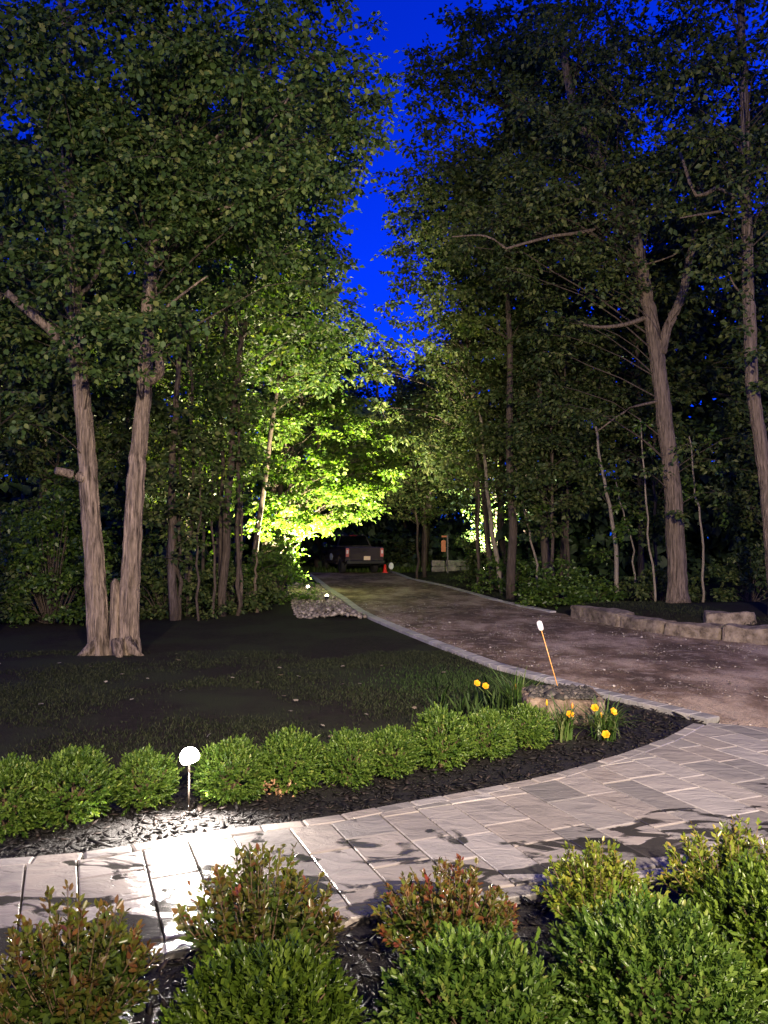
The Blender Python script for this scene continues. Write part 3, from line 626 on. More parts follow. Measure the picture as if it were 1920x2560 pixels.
tall("far tree between the truck and the hanging sign", 4.2, 58, 18, 4.5, 8.5, 6.5, 110, 33, M_FAR, 1.3, 50, .34)
tall("pale bare stemmed tree standing behind the truck's right side", .35, 50, 9, 1.6, 7.4, 1.4, 20, 34, M_FAR, .8, 60, .25, M_BARKP, .09)

# understory trees filling the wood edge
for i, (x, y, h, rw, zc, rz, n, lf, lb) in enumerate([
    (-6.6, 23.5, 6, 1.6, 4.6, 3.0, 70, M_DULL, "dim understory tree filling the thicket right of the forked maple"),
    (-4.9, 22.6, 7, 1.3, 4.9, 2.6, 55, M_MAPLE, "understory tree with drooping leaves in the middle of the left thicket"),
    (-8.9, 21.0, 6, 1.9, 4.2, 2.8, 75, M_DULL, "understory tree between the forked maple's trunks"),
    (-5.2, 19.6, 5, 1.1, 3.4, 2.2, 42, M_DULL, "thin dark understory tree in front of the pole trees"),
    (-6.3, 18.8, 6, 1.0, 4.6, 2.0, 40, M_DULL, "dark understory tree beside the right trunk of the forked maple"),
    (-3.9, 20.6, 7, 1.2, 5.6, 1.8, 44, M_MAPLE, "understory tree arching over the pole trees"),
    (-11.5, 20.5, 7, 2.2, 4.6, 3.4, 80, M_DULL, "understory tree at the far left of the thicket"),
    (3.4, 27.8, 9, 1.7, 7.2, 2.8, 80, M_DULL, "understory tree left of the mossy trunk"),
    (5.3, 24.2, 6, 1.7, 4.4, 2.6, 100, M_DULL, "understory tree among the pale saplings"),
    (6.2, 26.0, 8, 2.3, 6.4, 3.2, 120, M_DULL, "understory tree above the pale saplings"),
    (8.6, 24.5, 7, 1.9, 4.6, 2.8, 70, M_DULL, "dark understory tree right of the tall straight trunk"),
    (11.4, 22.5, 7, 2.0, 4.8, 3.0, 70, M_DULL, "dark understory tree at the right edge of the wood"),
    (1.5, 35.0, 7, 1.8, 4.8, 2.6, 90, M_DULL, "understory tree drooping toward the far kerb")]):
    tall(lb, x, y, h, rw, zc, rz, n, 400 + i, lf, .6, 170, .15, r0=.06, name="understory_tree", group="understory trees of the wood", lo=.1)
# thin saplings, every one its own thing
def sapling(label, pts, r0, seed, nl=0, bark=M_BARKP, group="thin saplings"):
    p0 = pts[0]; p0 = Vector((p0.x, p0.y, Tz(p0.x, p0.y) - .05)); r = R_(seed); cl = []
    for i in range(nl):
        a = pts[1].lerp(pts[-1], r.uniform(0, 1)); cl.append((np.array(a) + r.normal(0, (.5, .5, .35)), .42))
    tree(label, p0, [([p0] + pts[1:], r0, r0 * .45)], cl, 150, .14, 'diamond', M_GREEN, bark, seed, "sapling", group, 7, limb_r=.02)
sl = [("pale kinked sapling in the right wood with a mossy foot", (1512, 1200, 1542, 1470), 22.5, .075, 7),
      ("thin curved sapling just left of the tall straight trunk", (1612, 1190, 1638, 1480), 21.0, .035, 2),
      ("thin slanting sapling right of the kinked one", (1560, 1280, 1592, 1430), 23.5, .035, 3),
      ("thin straight sapling right of the tall straight trunk", (1738, 1210, 1756, 1450), 21.5, .04, 6),
      ("thick dark trunk deep in the right wood", (1352, 1080, 1372, 1490), 25.5, .17, 4),
      ("dark trunk beside the thick one in the right wood", (1402, 1120, 1412, 1470), 28, .14, 4),
      ("leaning sapling at the left fringe of the right wood", (1310, 1270, 1345, 1490), 25, .045, 7),
      ("mossy curved trunk nearest the verge of the right wood", (1215, 1180, 1258, 1490), 27, .10, 9),
      ("thin dark trunk standing before the lit foliage on the right", (1192, 1180, 1200, 1440), 32, .10, 4),
      ("second dark trunk standing before the lit foliage on the right", (1240, 1170, 1248, 1440), 33, .10, 4)]
for i, (lb, (x0, y0, x1, y1), d, r0, nl) in enumerate(sl):
    bt = W(x1, y1, d); tp = W(x0, y0, d); md = bt.lerp(tp, .5) + Vector((random.uniform(-.1, .1), 0, 0)); tp2 = tp + (tp - md) * 1.0
    sapling(lb, [bt, md, tp, tp2], r0, 200 + i, nl, M_BARKD if "dark" in lb else M_BARKP)
ll = [(478, 900, 470, 1500, 20.5, .06, 6), (520, 870, 505, 1500, 22, .05, 6), (560, 900, 553, 1490, 21, .075, 5), (612, 860, 592, 1490, 22.5, .08, 6), (640, 900, 575, 1480, 23, .05, 5), (440, 1000, 437, 1490, 19.5, .12, 3), (535, 1150, 540, 1500, 20, .04, 3), (600, 1250, 604, 1510, 21, .045, 3), (640, 1350, 642, 1500, 21.5, .05, 2), (500, 1250, 497, 1500, 19.5, .035, 2)]
lab = ["thin dark pole tree nearest the forked maple", "straight thin pole tree second from the forked maple", "taller dark pole tree in the middle of the left thicket", "tall dark pole tree silhouetted before the lit leaves", "leaning thin pole tree crossing the lit leaves", "stout broken barked trunk right behind the forked maple", "short thin stem low in the left thicket", "pale thin stem beside the green bush", "short reddish stump by the green bush", "thin grey stem behind the forked maple's foot"]
for i, (x0, y0, x1, y1, d, r0, nl) in enumerate(ll):
    bt = W(x1, y1, d); tp = W(x0, y0, d); md = bt.lerp(tp, .5) + Vector((random.uniform(-.12, .12), 0, 0)); tp2 = tp + (tp - md) * 1.0
    sapling(lab[i], [bt, md, tp] + ([] if "short" in lab[i] else [tp2]), r0, 220 + i, nl, M_BARKR if i in (5, 7, 8) else M_BARKD)

# bushes of the woodland edge
def bush(label, c, rad, n, seed, leaf=M_GREEN, L=.12, per=220, R0=.35, name="bush"):
    p = gb(c[0], c[1]); r = R_(seed); cl = []
    while len(cl) < n:
        d = nrm(r.normal(0, 1, 3)); d[2] = abs(d[2]); q = np.array([p.x, p.y, p.z + .1]) + d * np.array(rad) * r.uniform(.2, 1) ** .5; cl.append((q, R0 * r.uniform(.7, 1.3)))
    t = empty(name, p, label, "bush", "bushes along the wood edge"); me, tw = crown_leaves([(q - np.array(p), s) for q, s in cl], per, L, r, 'diamond', .65)
    obj("foliage", me, leaf, t); mb = MB()
    for (q, s) in cl[::2]:
        v = Vector(q) - p; mb.tube([Vector((v.x * .15, v.y * .15, 0)), v * .55 + Vector((0, 0, .1)), v], [.012, .009, .004], 4, False)
    mb.build("stems", M_BARKD, t)
for i, (lb, x, y, rad, n, lf) in enumerate([
    ("leafy green bush at the left driveway edge beside the cobbles", -3.35, 24.2, (1.1, 1.0, 2.6), 60, M_GREEN),
    ("low dark bush in front of the left thicket", -4.3, 21.6, (1.5, .9, 1.4), 52, M_DULL),
    ("broad dark bush behind the forked maple's right trunk", -5.7, 20.2, (1.6, .9, 1.5), 52, M_DULL),
    ("green bush low in the thicket under the spotlit tree", -5.0, 24.2, (1.4, 1.0, 2.2), 55, M_GREEN),
    ("bright green bush at the far left behind the forked maple", -8.0, 18.6, (1.6, 1.0, 3.6), 140, M_GREEN),
    ("dark bush at the far left edge of the lawn", -10.0, 18.0, (1.7, 1.0, 2.4), 60, M_DULL),
    ("overhanging bush at the lower left of the wood", -7.2, 21.5, (1.6, 1.0, 2.2), 55, M_DULL),
    ("round bush covering the end of the far stone wall", 4.0, 30.5, (1.1, 1.0, 1.9), 50, M_DULL),
    ("leafy bush at the foot of the mossy trunk", 4.4, 27.2, (1.2, .9, 1.4), 48, M_GREEN),
    ("low bush left of the tall straight trunk", 5.2, 22.6, (1.3, .8, 1.2), 48, M_GREEN),
    ("small bush by the foot of the tall straight trunk", 5.9, 21.6, (.8, .6, .7), 30, M_GREEN),
    ("dark bush right of the tall straight trunk", 8.0, 22.4, (1.2, .8, 1.1), 34, M_DULL),
    ("dark bush at the right edge beyond the stone edging", 10.2, 21.5, (1.5, .9, 1.6), 40, M_DULL),
    ("rounded dark shrub left of the hanging sign", 1.9, 45.0, (1.9, 1.2, 2.4), 50, M_DULL),
    ("bush beyond the truck on the left", -5.6, 46.0, (1.8, 1.2, 2.2), 50, M_DULL),
    ("pale bush lit by a spotlight behind the dark trunks", 5.4, 38.6, (1.4, .8, 3.4), 60, M_MAPLE)]):
    bush(lb, (x, y), rad, n, 300 + i, lf)

# far wood that reads as one mass
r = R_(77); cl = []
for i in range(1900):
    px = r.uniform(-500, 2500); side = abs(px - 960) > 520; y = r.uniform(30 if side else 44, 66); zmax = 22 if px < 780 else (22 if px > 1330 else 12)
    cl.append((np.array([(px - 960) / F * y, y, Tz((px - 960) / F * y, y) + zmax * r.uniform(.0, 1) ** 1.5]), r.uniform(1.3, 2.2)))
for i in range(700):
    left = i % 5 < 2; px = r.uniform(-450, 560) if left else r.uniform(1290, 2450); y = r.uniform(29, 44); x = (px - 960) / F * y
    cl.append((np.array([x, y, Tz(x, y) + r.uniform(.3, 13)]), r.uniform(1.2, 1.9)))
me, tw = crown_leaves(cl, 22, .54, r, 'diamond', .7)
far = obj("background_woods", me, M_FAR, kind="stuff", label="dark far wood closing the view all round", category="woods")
mb = MB()
for i in range(70):
    y = r.uniform(42, 66); x = (r.uniform(-500, 2500) - 960) / F * y; z = Tz(x, y)
    mb.tube([(x, y, z), (x + r.normal(0, .2), y, z + 6), (x + r.normal(0, .5), y, z + 13)], [.2, .15, .05], 6)
mb.build("trunks", M_BARKD, far, True, kind="stuff")

# ------------------------------------------------------------------ shrubs
def boxwood_mesh(R0, n_sprig, per, L, seed, squash=1.0):
    r = R_(seed); d = nrm(r.normal(0, 1, (n_sprig, 3))); d[:, 2] = np.where(d[:, 2] < -.82, -d[:, 2], d[:, 2])
    lump = np.array([mnoise.noise(Vector(v) * 1.7 + Vector((seed * 3.7, 0, 0))) + .6 * mnoise.noise(Vector(v) * 4.5 + Vector((0, seed, 0))) for v in d])
    rr = R0 * (.76 + .22 * lump + .22 * r.uniform(0, 1, n_sprig) ** 2 + .16 * (r.uniform(0, 1, n_sprig) < .03)) * np.where(r.uniform(0, 1, n_sprig) < .25, .8, 1)
    sd_ = nrm(d + r.normal(0, .28, d.shape) + np.array([0, 0, .6])); sl_ = R0 * r.uniform(.16, .30, n_sprig)
    base = d * rr[:, None]; k = per
    t = np.tile(np.linspace(.05, 1, k), n_sprig) ; idx = np.repeat(np.arange(n_sprig), k)
    P = base[idx] + sd_[idx] * (sl_[idx] * t)[:, None]
    side = nrm(r.normal(0, 1, P.shape)); side = nrm(side - sd_[idx] * (side * sd_[idx]).sum(-1, keepdims=True))
    D = side * (1.0 - .55 * t)[:, None] + sd_[idx] * (.55 + .6 * t)[:, None]; N = nrm(sd_[idx] * 1.0 - side * .5 + r.normal(0, .2, P.shape))
    P[:, 2] *= squash
    Ls = L * r.uniform(.7, 1.2, len(P)); rnd = np.clip(r.uniform(0, .75, n_sprig)[idx] + .22 * t + r.normal(0, .08, len(P)), 0, 1)
    return leaves("foliage", P, D, N, Ls, Ls * .50, rnd, 'oval')
def stems_mesh(R0, n, seed, z0, h=.9):
    r = R_(seed); mb = MB()
    for i in range(n):
        d = nrm(r.normal(0, 1, 3)); d[2] = abs(d[2]) * .8 + .2; q = Vector(d) * R0 * .85
        mb.tube([Vector((q.x * .08, q.y * .08, z0)), Vector((q.x * .3, q.y * .3, z0 * .3 + q.z * .2)), q], [.012, .008, .003], 5, False)
    return me_py("stems", mb.V, mb.F)
core = M_TWIG
hm = [boxwood_mesh(.27, 1350, 8, .028, 40 + i, .98) for i in range(5)]
hs = [stems_mesh(.27, 26, 50 + i, -.27) for i in range(5)]
HG = "clipped boxwood hedge row along the walk"
hedge = [(20, 2090, .30, "boxwood ball cut by the left edge of the picture"), (180, 2068, .32, "large bright boxwood ball at the left, second in the row"), (362, 2028, .27, "boxwood ball just left of the glowing path light"),
         (575, 2010, .29, "boxwood ball just right of the glowing path light"), (722, 1982, .285, "boxwood ball with a dead brown patch, second right of the path light"), (868, 1970, .28, "boxwood ball in the middle of the hedge row, third right of the path light"), (978, 1948, .26, "boxwood ball fourth right of the path light, half behind the biggest one"),
         (1104, 1925, .31, "broad pale boxwood ball, fourth from the right end of the hedge row" if False else "broad boxwood ball, third from the stone block end of the row"), (1216, 1900, .27, "boxwood ball next to last before the daylilies"), (1315, 1876, .265, "bright boxwood ball at the end of the row beside the daylilies")]
for i, (px, py, s, lb) in enumerate(hedge):
    p = G(px, py); p = Vector((p.x, p.y + s * .22, 0)); p.x = ray(px, py)[0] * p.y
    t = empty("boxwood_shrub", p, lb, "shrub", HG, rz=i * 1.3); k = s / .27
    for nm, me, mm in (("foliage", hm[i % 5], M_BOX), ("stems", hs[i % 5], M_TWIG)):
        o = obj(nm, me, mm, t); o.location = (0, 0, .205 * k); o.scale = (k * (.87 + .07 * math.sin(i * 2.3)), k * .88, k * (.83 + .05 * math.cos(i * 1.7)))
# dead brown sprigs at the hedge feet
mb = MB(); p = G(683, 2000); r = R_(9); n = 90
P = np.array(p) + r.normal(0, 1, (n, 3)) * np.array([.09, .05, .035]) + np.array([0, .05, .07]); P[:, 2] = np.abs(P[:, 2]) + .01
obj("dead_twigs", leaves("dead_twigs", P, r.normal(0, 1, (n, 3)), r.normal(0, 1, (n, 3)), r.uniform(.02, .06, n), r.uniform(.01, .03, n), r.uniform(0, 1, n), 'oval'), rndmat("dead_leaf", [(0, (.18, .09, .045)), (1, (.42, .25, .14))]), kind="stuff", label="dead tan leaves under the hedge row", category="leaves")

FG = "rounded boxwoods in the foreground"
for i, (px, d, top, rad, lf, lb) in enumerate([(655, 3.02, 2350, .35, M_BOXD, "glossy dark boxwood at the bottom edge below the red tipped spirea"), (1180, 3.10, 2318, .35, M_BOX, "middle boxwood at the bottom edge with bright tips"), (1625, 3.28, 2245, .41, M_BOX, "largest boxwood at the bottom right with dense small leaves"), (1945, 3.75, 2150, .42, M_BOXD, "deep green boxwood cut by the right edge of the picture")]):
    zt = W(px, top, d).z; p = W(px, top, d); t = empty("foreground_boxwood", (p.x, d, 0), lb, "shrub", FG)
    o = obj("foliage", boxwood_mesh(rad * .95, 2300, 9, .032, 60 + i, .9), lf, t); o.location = (0, 0, zt - rad * 1.12)
    o = obj("stems", stems_mesh(rad, 40, 70 + i, -(zt - rad * 1.12)), M_TWIG, t); o.location = (0, 0, zt - rad * 1.12)

def spirea(px, d, top, rad, seed, label, leaf, nst=95, red=.85, Lf=.047):
    p = W(px, top, d); h = p.z; r = R_(seed); t = empty("spirea_shrub", (p.x, d, 0), label, "shrub", "loose spirea shrubs by the walk")
    mb = MB(); Ps, Ds, Ns, Rn, Ls = [], [], [], [], []
    for i in range(nst):
        a = r.uniform(0, 6.283); q = r.uniform(0, 1) ** .6; hh = h * (1 - .5 * q ** 2.2) * r.uniform(.62, 1.0) * (1.1 if i % 9 == 0 else 1)
        tip = np.array([math.cos(a) * q * rad * 1.05, math.sin(a) * q * rad * .95, hh]); base = np.array([tip[0] * .12, tip[1] * .12, 0])
        mid = base * .4 + tip * .6 + np.array([tip[0] * .12, tip[1] * .12, .04]); mid[2] = hh * .55
        pts = [(1 - s) ** 2 * base + 2 * s * (1 - s) * mid + s * s * tip for s in np.linspace(0, 1, 6)]
        mb.tube([Vector(v) for v in pts], [.005, .0045, .004, .003, .0025, .0015], 4, False)
        n = int(46 * r.uniform(.8, 1.2)); s = r.uniform(.22, 1, n) ** .8; s = s[:, None]
        c_ = (1 - s) ** 2 * base + 2 * s * (1 - s) * mid + s * s * tip; s = s[:, 0]
        dirn = nrm(tip - mid); side = nrm(r.normal(0, 1, (n, 3))); D = side * .9 + dirn * (.4 + .8 * s[:, None]) + np.array([0, 0, -.10])
        lat = r.uniform(0, .05, n) * (1.2 - s); Ps.append(c_ + side * lat[:, None]); Ds.append(D); N = r.normal(0, .5, (n, 3)); N[:, 2] += 1; Ns.append(N)
        ty = r.uniform(0, .3); Rn.append(np.clip(r.uniform(0, .4, n) + (s > .72) * (.22 + ty) * red + (s - .5) * .35 * red, 0, 1)); Ls.append(Lf * r.uniform(.55, 1.25, n) * (1.15 - .4 * s))
    L = np.concatenate(Ls); obj("foliage", leaves("foliage", np.concatenate(Ps), np.concatenate(Ds), np.concatenate(Ns), L, L * .56, np.concatenate(Rn), 'oval'), leaf, t); mb.build("stems", M_TWIG, t)
spirea(185, 3.35, 2245, .36, 81, "bronze and red tipped spirea at the lower left corner", M_SPI, 110)
spirea(650, 3.72, 2090, .39, 82, "tall red tipped spirea standing before the light reflection on the walk", M_SPI, 95)
spirea(1120, 3.92, 2150, .36, 83, "spirea with an orange red crown at the middle edge of the walk", M_SPI, 125, 1.0, .040)
spirea(1500, 4.20, 2098, .32, 84, "yellow green rounded spirea in front of the dark puddles", M_SPIY, 130, .9, .038)
spirea(1830, 4.35, 2045, .38, 85, "bushy yellow green spirea at the right edge beside the walk", M_SPIY, 130, .9, .04)

# ------------------------------------------------------------------ daylilies, block, marker
M_PETAL = plain("yellow_petal", (.66, .31, .008), .5); M_BUD = plain("orange_bud", (.62, .22, .03), .5); M_STALK = plain("flower_stalk", (.10, .14, .035), .5)
def daylily(base, label, nb, hgt, flowers, seed, spread=.4):
    r = R_(seed); t = empty("daylily_clump", base, label, "flower", "yellow daylilies round the stone block"); V = []; Fc = []; rn = []
    for i in range(nb):
        a = r.uniform(0, 6.283); l = hgt * r.uniform(.7, 1.35); out = r.uniform(.15, 1.0) * spread; w_ = r.uniform(.006, .012); o = np.array([r.normal(0, .05), r.normal(0, .05), 0]); dr = np.array([math.cos(a), math.sin(a), 0]); sd_ = np.array([-math.sin(a), math.cos(a), 0]); v = r.uniform(0, .9)
        b_ = len(V); bend = r.uniform(.2, 1.15)
        for j in range(7):
            s = j / 6; c_ = o + dr * out * (s ** 1.6) + np.array([0, 0, l * (s - bend * .55 * s ** 3)]); ww = w_ * (1 - s ** 2.5) + .0006
            V += [c_ - sd_ * ww, c_ + sd_ * ww]; rn += [min(1, v + .1 * s)] * 2
        Fc += [(b_ + 2 * j, b_ + 2 * j + 1, b_ + 2 * j + 3, b_ + 2 * j + 2) for j in range(6)]
    obj("foliage", mesh_np("foliage", np.array(V), Fc, 4, rn), M_BLADE, t)
    for (px, py, d, kind) in flowers:
        q = W(px, py, d) - Vector(base); mb = MB(); mb.tube([Vector((q.x * .2, q.y * .2, 0)), Vector((q.x * .7, q.y * .7, q.z * .6)), q], [.005, .004, .003], 5); st = mb.build("flower_stalk", M_STALK, t)
        mb = MB()
        if kind == 'f':
            ax = Vector((r.normal(0, .4), -.8, .55)).normalized(); e1 = ax.cross(Vector((0, 0, 1))).normalized(); e2 = ax.cross(e1)
            for kk in range(6):
                th = kk * math.pi / 3 + .2; u_ = e1 * math.cos(th) + e2 * math.sin(th); s_ = e1 * -math.sin(th) + e2 * math.cos(th); pr = [(0, 0, .004), (.013, .028, .014), (.026, .046, .019), (.036, .054, .013), (.042, .054, .003)]; Vv = []
                for (ro, al, ww) in pr: Vv += [q + u_ * ro + ax * al - s_ * ww, q + u_ * ro + ax * al + ax * .004 , q + u_ * ro + ax * al + s_ * ww]
                Fv = []
                for j in range(4): Fv += [(j * 3, j * 3 + 1, j * 3 + 4, j * 3 + 3), (j * 3 + 1, j * 3 + 2, j * 3 + 5, j * 3 + 4)]
                mb.add(Vv, Fv)
            mb.build("flower", M_PETAL, t)
        else:
            mb.lathe([(.003, -.03), (.011, -.01), (.012, .015), (.003, .04)], 7, q); mb.build("flower_bud", M_PETAL if kind == 'b' else M_BUD, t, True)
bA, bB, bC = G(1290, 1780), G(1405, 1848), G(1512, 1850)
daylily(bA, "daylily clump with two yellow blooms behind the end boxwood", 150, .50, [(1190, 1712, bA.y - .05, 'f'), (1212, 1719, bA.y - .1, 'f'), (1289, 1718, bA.y, 'b'), (1308, 1746, bA.y - .1, 'b')], 91, .55)
daylily(bB, "small daylily clump in front of the left half of the stone block", 120, .40, [(1367, 1758, bB.y + .05, 'b'), (1424, 1790, bB.y - .05, 'f'), (1431, 1766, bB.y, 'o')], 92, .34)
daylily(bC, "daylily clump with three yellow blooms at the right corner of the stone block", 170, .42, [(1486, 1774, bC.y, 'f'), (1527, 1783, bC.y - .05, 'f'), (1515, 1840, bC.y - .25, 'f'), (1503, 1790, bC.y, 'b')], 93, .45)
# tall wisps of grass behind the hedge
n = 160; P = np.column_stack([rng.normal(G(1200, 1760).x, .35, n), rng.normal(9.4, .4, n), np.zeros(n)])
blades("tall_grass_wisps", P, .30, .008, 9, M_PATCH, "tall thin grass wisps behind the boxwood row's right end", .3)

def stone(name, L, Wd, H, seed, m, parent=None, loc=(0, 0, 0), rz=0.0, rough=.05, nx=9, ny=6, nz=4, **props):
    """quarried block: a subdivided box with worn corners and split faces"""
    V = []; Fc = []; idx = {}
    def vid(i, j, k):
        if (i, j, k) in idx: return idx[(i, j, k)]
        u, v, w_ = i / nx * 2 - 1, j / ny * 2 - 1, k / nz * 2 - 1
        c_ = Vector((u, v, w_)); sq = Vector((math.copysign(abs(u) ** .9, u), math.copysign(abs(v) ** .9, v), w_)); l = max(1.0, (abs(u) ** 12 + abs(v) ** 12 + abs(w_) ** 12) ** (1 / 12))
        p = Vector((sq.x / l * L / 2, sq.y / l * Wd / 2, w_ / l * H / 2))
        q = p * 3.0 + Vector((seed * 3.1, seed, 0)); nn = Vector((mnoise.noise(q), mnoise.noise(q + Vector((9, 0, 0))), mnoise.noise(q + Vector((0, 9, 0)))))
        q2 = p * 11; n2 = Vector((mnoise.noise(q2), mnoise.noise(q2 + Vector((5, 0, 0))), mnoise.noise(q2 + Vector((0, 5, 0)))))
        V.append(p + nn * rough + n2 * rough * .35 + Vector((0, 0, H / 2))); idx[(i, j, k)] = len(V) - 1; return len(V) - 1
    for i in range(nx):
        for j in range(ny):
            Fc.append((vid(i, j, nz), vid(i + 1, j, nz), vid(i + 1, j + 1, nz), vid(i, j + 1, nz))); Fc.append((vid(i, j, 0), vid(i, j + 1, 0), vid(i + 1, j + 1, 0), vid(i + 1, j, 0)))
        for k in range(nz):
            Fc.append((vid(i, 0, k), vid(i + 1, 0, k), vid(i + 1, 0, k + 1), vid(i, 0, k + 1))); Fc.append((vid(i, ny, k), vid(i, ny, k + 1), vid(i + 1, ny, k + 1), vid(i + 1, ny, k)))
    for j in range(ny):
        for k in range(nz):
            Fc.append((vid(0, j, k), vid(0, j, k + 1), vid(0, j + 1, k + 1), vid(0, j + 1, k))); Fc.append((vid(nx, j, k), vid(nx, j + 1, k), vid(nx, j + 1, k + 1), vid(nx, j, k + 1)))
    o = obj(name, me_py(name, V, Fc), m, parent, **props); o.location = loc; o.rotation_euler = (0, 0, rz); return o
def rockmat(name, c1, c2, c3, sc=6):
    m, nt, b = mat(name); g = node(nt, "ShaderNodeNewGeometry"); pos = g.outputs["Position"]
    t1 = tex(nt, "ShaderNodeTexNoise", pos, sc, 9, .68); t2 = tex(nt, "ShaderNodeTexNoise", pos, sc * .35, 4, .5); t3 = tex(nt, "ShaderNodeTexNoise", pos, sc * 6, 4, .7)
    c = ramp(nt, t1.outputs[0], [(.34, c1), (.5, c2), (.66, c3)]); c = mixc(nt, .6, c, ramp(nt, t2.outputs[0], [(.35, (.6, .55, .5)), (.65, (1.15, 1.1, 1.05))]), 'MULTIPLY')
    nt.links.new(c, b.inputs["Base Color"]); b.inputs["Roughness"].default_value = .85; b.inputs["Specular IOR Level"].default_value = .25
    bump(nt, b, math_n(nt, 'ADD', t1.outputs[0], math_n(nt, 'MULTIPLY', t3.outputs[0], .4)), 1.0, .05); return m
M_ROCK = rockmat("edging_rock", (.07, .055, .042), (.19, .155, .122), (.28, .235, .19))
M_BLOCK = rockmat("block_stone", (.07, .052, .038), (.22, .165, .125), (.33, .265, .21), 9)
M_GREY = rockmat("grey_wall_stone", (.16, .15, .135), (.30, .28, .26), (.40, .38, .35))
f = G(1420, 1818); stone("stone_block", .90, .82, .32, 3, M_BLOCK, None, (f.x + .02, f.y + .42, -.01), R(-7), .035, 16, 14, 7, label="low flat topped quarried stone block behind the daylilies", category="stone")
# small dark crumbly pieces spread over its top
n = 900; c_ = Vector((f.x + .02, f.y + .42)); P = np.column_stack([rng.uniform(-.37, .37, n), rng.uniform(-.36, .36, n)]); a = R(-7); P = np.column_stack([P[:, 0] * math.cos(a) - P[:, 1] * math.sin(a) + c_.x, P[:, 0] * math.sin(a) + P[:, 1] * math.cos(a) + c_.y])
stuffstones("block_crust", np.column_stack([P, np.full(n, .310)]), rng.gamma(3, .007, n) + .006, 12, rndmat("crust", [(0, (.015, .014, .012)), (.7, (.05, .045, .04)), (1, (.14, .12, .10))], .8), .6, label="dark crusty bits on top of the stone block", category="crust")

bt = W(1406, 1722, 10.0); bt = Vector((bt.x, 10.0, 0)); tp = W(1352, 1570, 9.95)
t = empty("driveway_marker", bt, "leaning amber driveway marker stick with a white reflector head", "marker")
mb = MB(); mb.tube([Vector((0, 0, 0)), (tp - bt)], [.0065, .0055], 8); mb.build("rod", plain("amber_rod", (.75, .36, .10), .35), t, True)
ax = (tp - bt).normalized(); Mq = Vector((0, 0, 1)).rotation_difference(ax).to_matrix(); mb = MB(); mb.lathe([(.012, -.065), (.030, -.055), (.036, -.03), (.037, .03), (.030, .056), (.010, .066)], 14, tp - bt + ax * .03, Mq); mb.build("reflector", plain("white_reflector", (.88, .86, .84), .3), t, True)

# ------------------------------------------------------------------ stone edging at the right
RL = [G(*p) for p in [(1422, 1546), (1545, 1572), (1655, 1590), (1800, 1606), (1985, 1624)]]
hts = [.42, .36, .37, .42]; lbs = ["leftmost long stone of the driveway edging, rounded at its left end", "low brown stone second from the left in the driveway edging", "flat topped stone third from the left in the driveway edging", "large stone at the right edge of the picture in the driveway edging"]
for i in range(4):
    a, b_ = RL[i], RL[i + 1]; d = b_ - a; mid = (a + b_) / 2; nn = Vector((d.y, -d.x)).normalized()
    if nn.y < 0: nn = -nn
    stone("edging_stone", Vector((d.x, d.y)).length * 1.0 - .03, .55, hts[i], 20 + i, M_ROCK, None, (mid.x + nn.x * .27, mid.y + nn.y * .27, mid.z - .06), math.atan2(d.y, d.x), .045, 16, 7, 6, label=lbs[i], category="stone", group="rough stones edging the driveway")
p = G(1850, 1606); stone("edging_stone", 1.0, .5, .30, 31, M_ROCK, None, (p.x + .1, p.y + .75, p.z + .24), -.3, .06, 10, 6, 4, label="flat stone lying behind the large right edging stone", category="stone", group="rough stones edging the driveway")

# ------------------------------------------------------------------ cobbles and ground spotlights
M_COB = rndmat("cobble", [(0, (.08, .065, .05)), (.6, (.20, .17, .145)), (1, (.36, .32, .28))], .8)
n = 3200; c0 = G(840, 1548); c1 = G(800, 1470)
tt = rng.uniform(0, 1, n); y = c0.y + (c1.y + 1.5 - c0.y) * tt; x = xl(y) - .28 - rng.uniform(0, 1, n) * (1.75 - .5 * tt) 
hz = .16 * np.exp(-((x - xl(y) + .95) / .5) ** 2) * np.exp(-((y - c0.y - .7) / .9) ** 2)
V = stuffstones("cobble_bed", np.column_stack([x, y, T(x, y) + .03 + hz]), rng.gamma(4, .009, n) + .018, 15, M_COB, .75, label="pale river cobbles heaped beside the kerb at the wood edge", category="cobbles")
M_FIX = plain("black_fixture", (.02, .02, .02), .4, .6)
def ground_spot(p, aim, power, cone, label, col=(1, .88, .55), lens=.055, blend=.9):
    t = empty("ground_spotlight", p, label, "lamp", "small ground spotlights"); ax = (Vector(aim) - (Vector(p) + Vector((0, 0, .16)))).normalized(); Mq = Vector((0, 0, 1)).rotation_difference(ax).to_matrix()
    mb = MB(); mb.tube([(0, 0, -.1), (0, 0, .13)], .012, 6); mb.build("stake", M_FIX, t)
    mb = MB(); mb.lathe([(.02, -.09), (.045, -.07), (.055, 0), (.062, .045), (.056, .045), (.05, .02), (.0, .018)], 14, (0, 0, .16), Mq); mb.build("housing", M_FIX, t, True)
    mb = MB(); mb.lathe([(.02, -.01), (.05, .01), (.058, .045), (.046, .085), (.02, .105), (0, .108)], 14, Vector((0, 0, .16)) + ax * .025, Mq); mb.build("lens", glow("spot_lens", col, 25), t, True)
    l = bpy.data.lights.new("spot_beam", 'SPOT'); l.energy = power; l.color = col; l.spot_size = R(cone); l.spot_blend = blend; l.shadow_soft_size = .05
    o = bpy.data.objects.new("spot_beam", l); COL.objects.link(o); o.parent = t; o.location = Vector((0, 0, .16)) + ax * .16; o.rotation_euler = (-ax).to_track_quat('Z', 'Y').to_euler(); return t
ground_spot(G(817, 1508), W(825, 1190, 27.0), 40000, 94, "glowing ground spotlight among the cobbles beside the kerb")
ground_spot(G(772, 1482), W(590, 1060, 26.5), 42000, 110, "small ground spotlight half hidden at the green bush's edge")
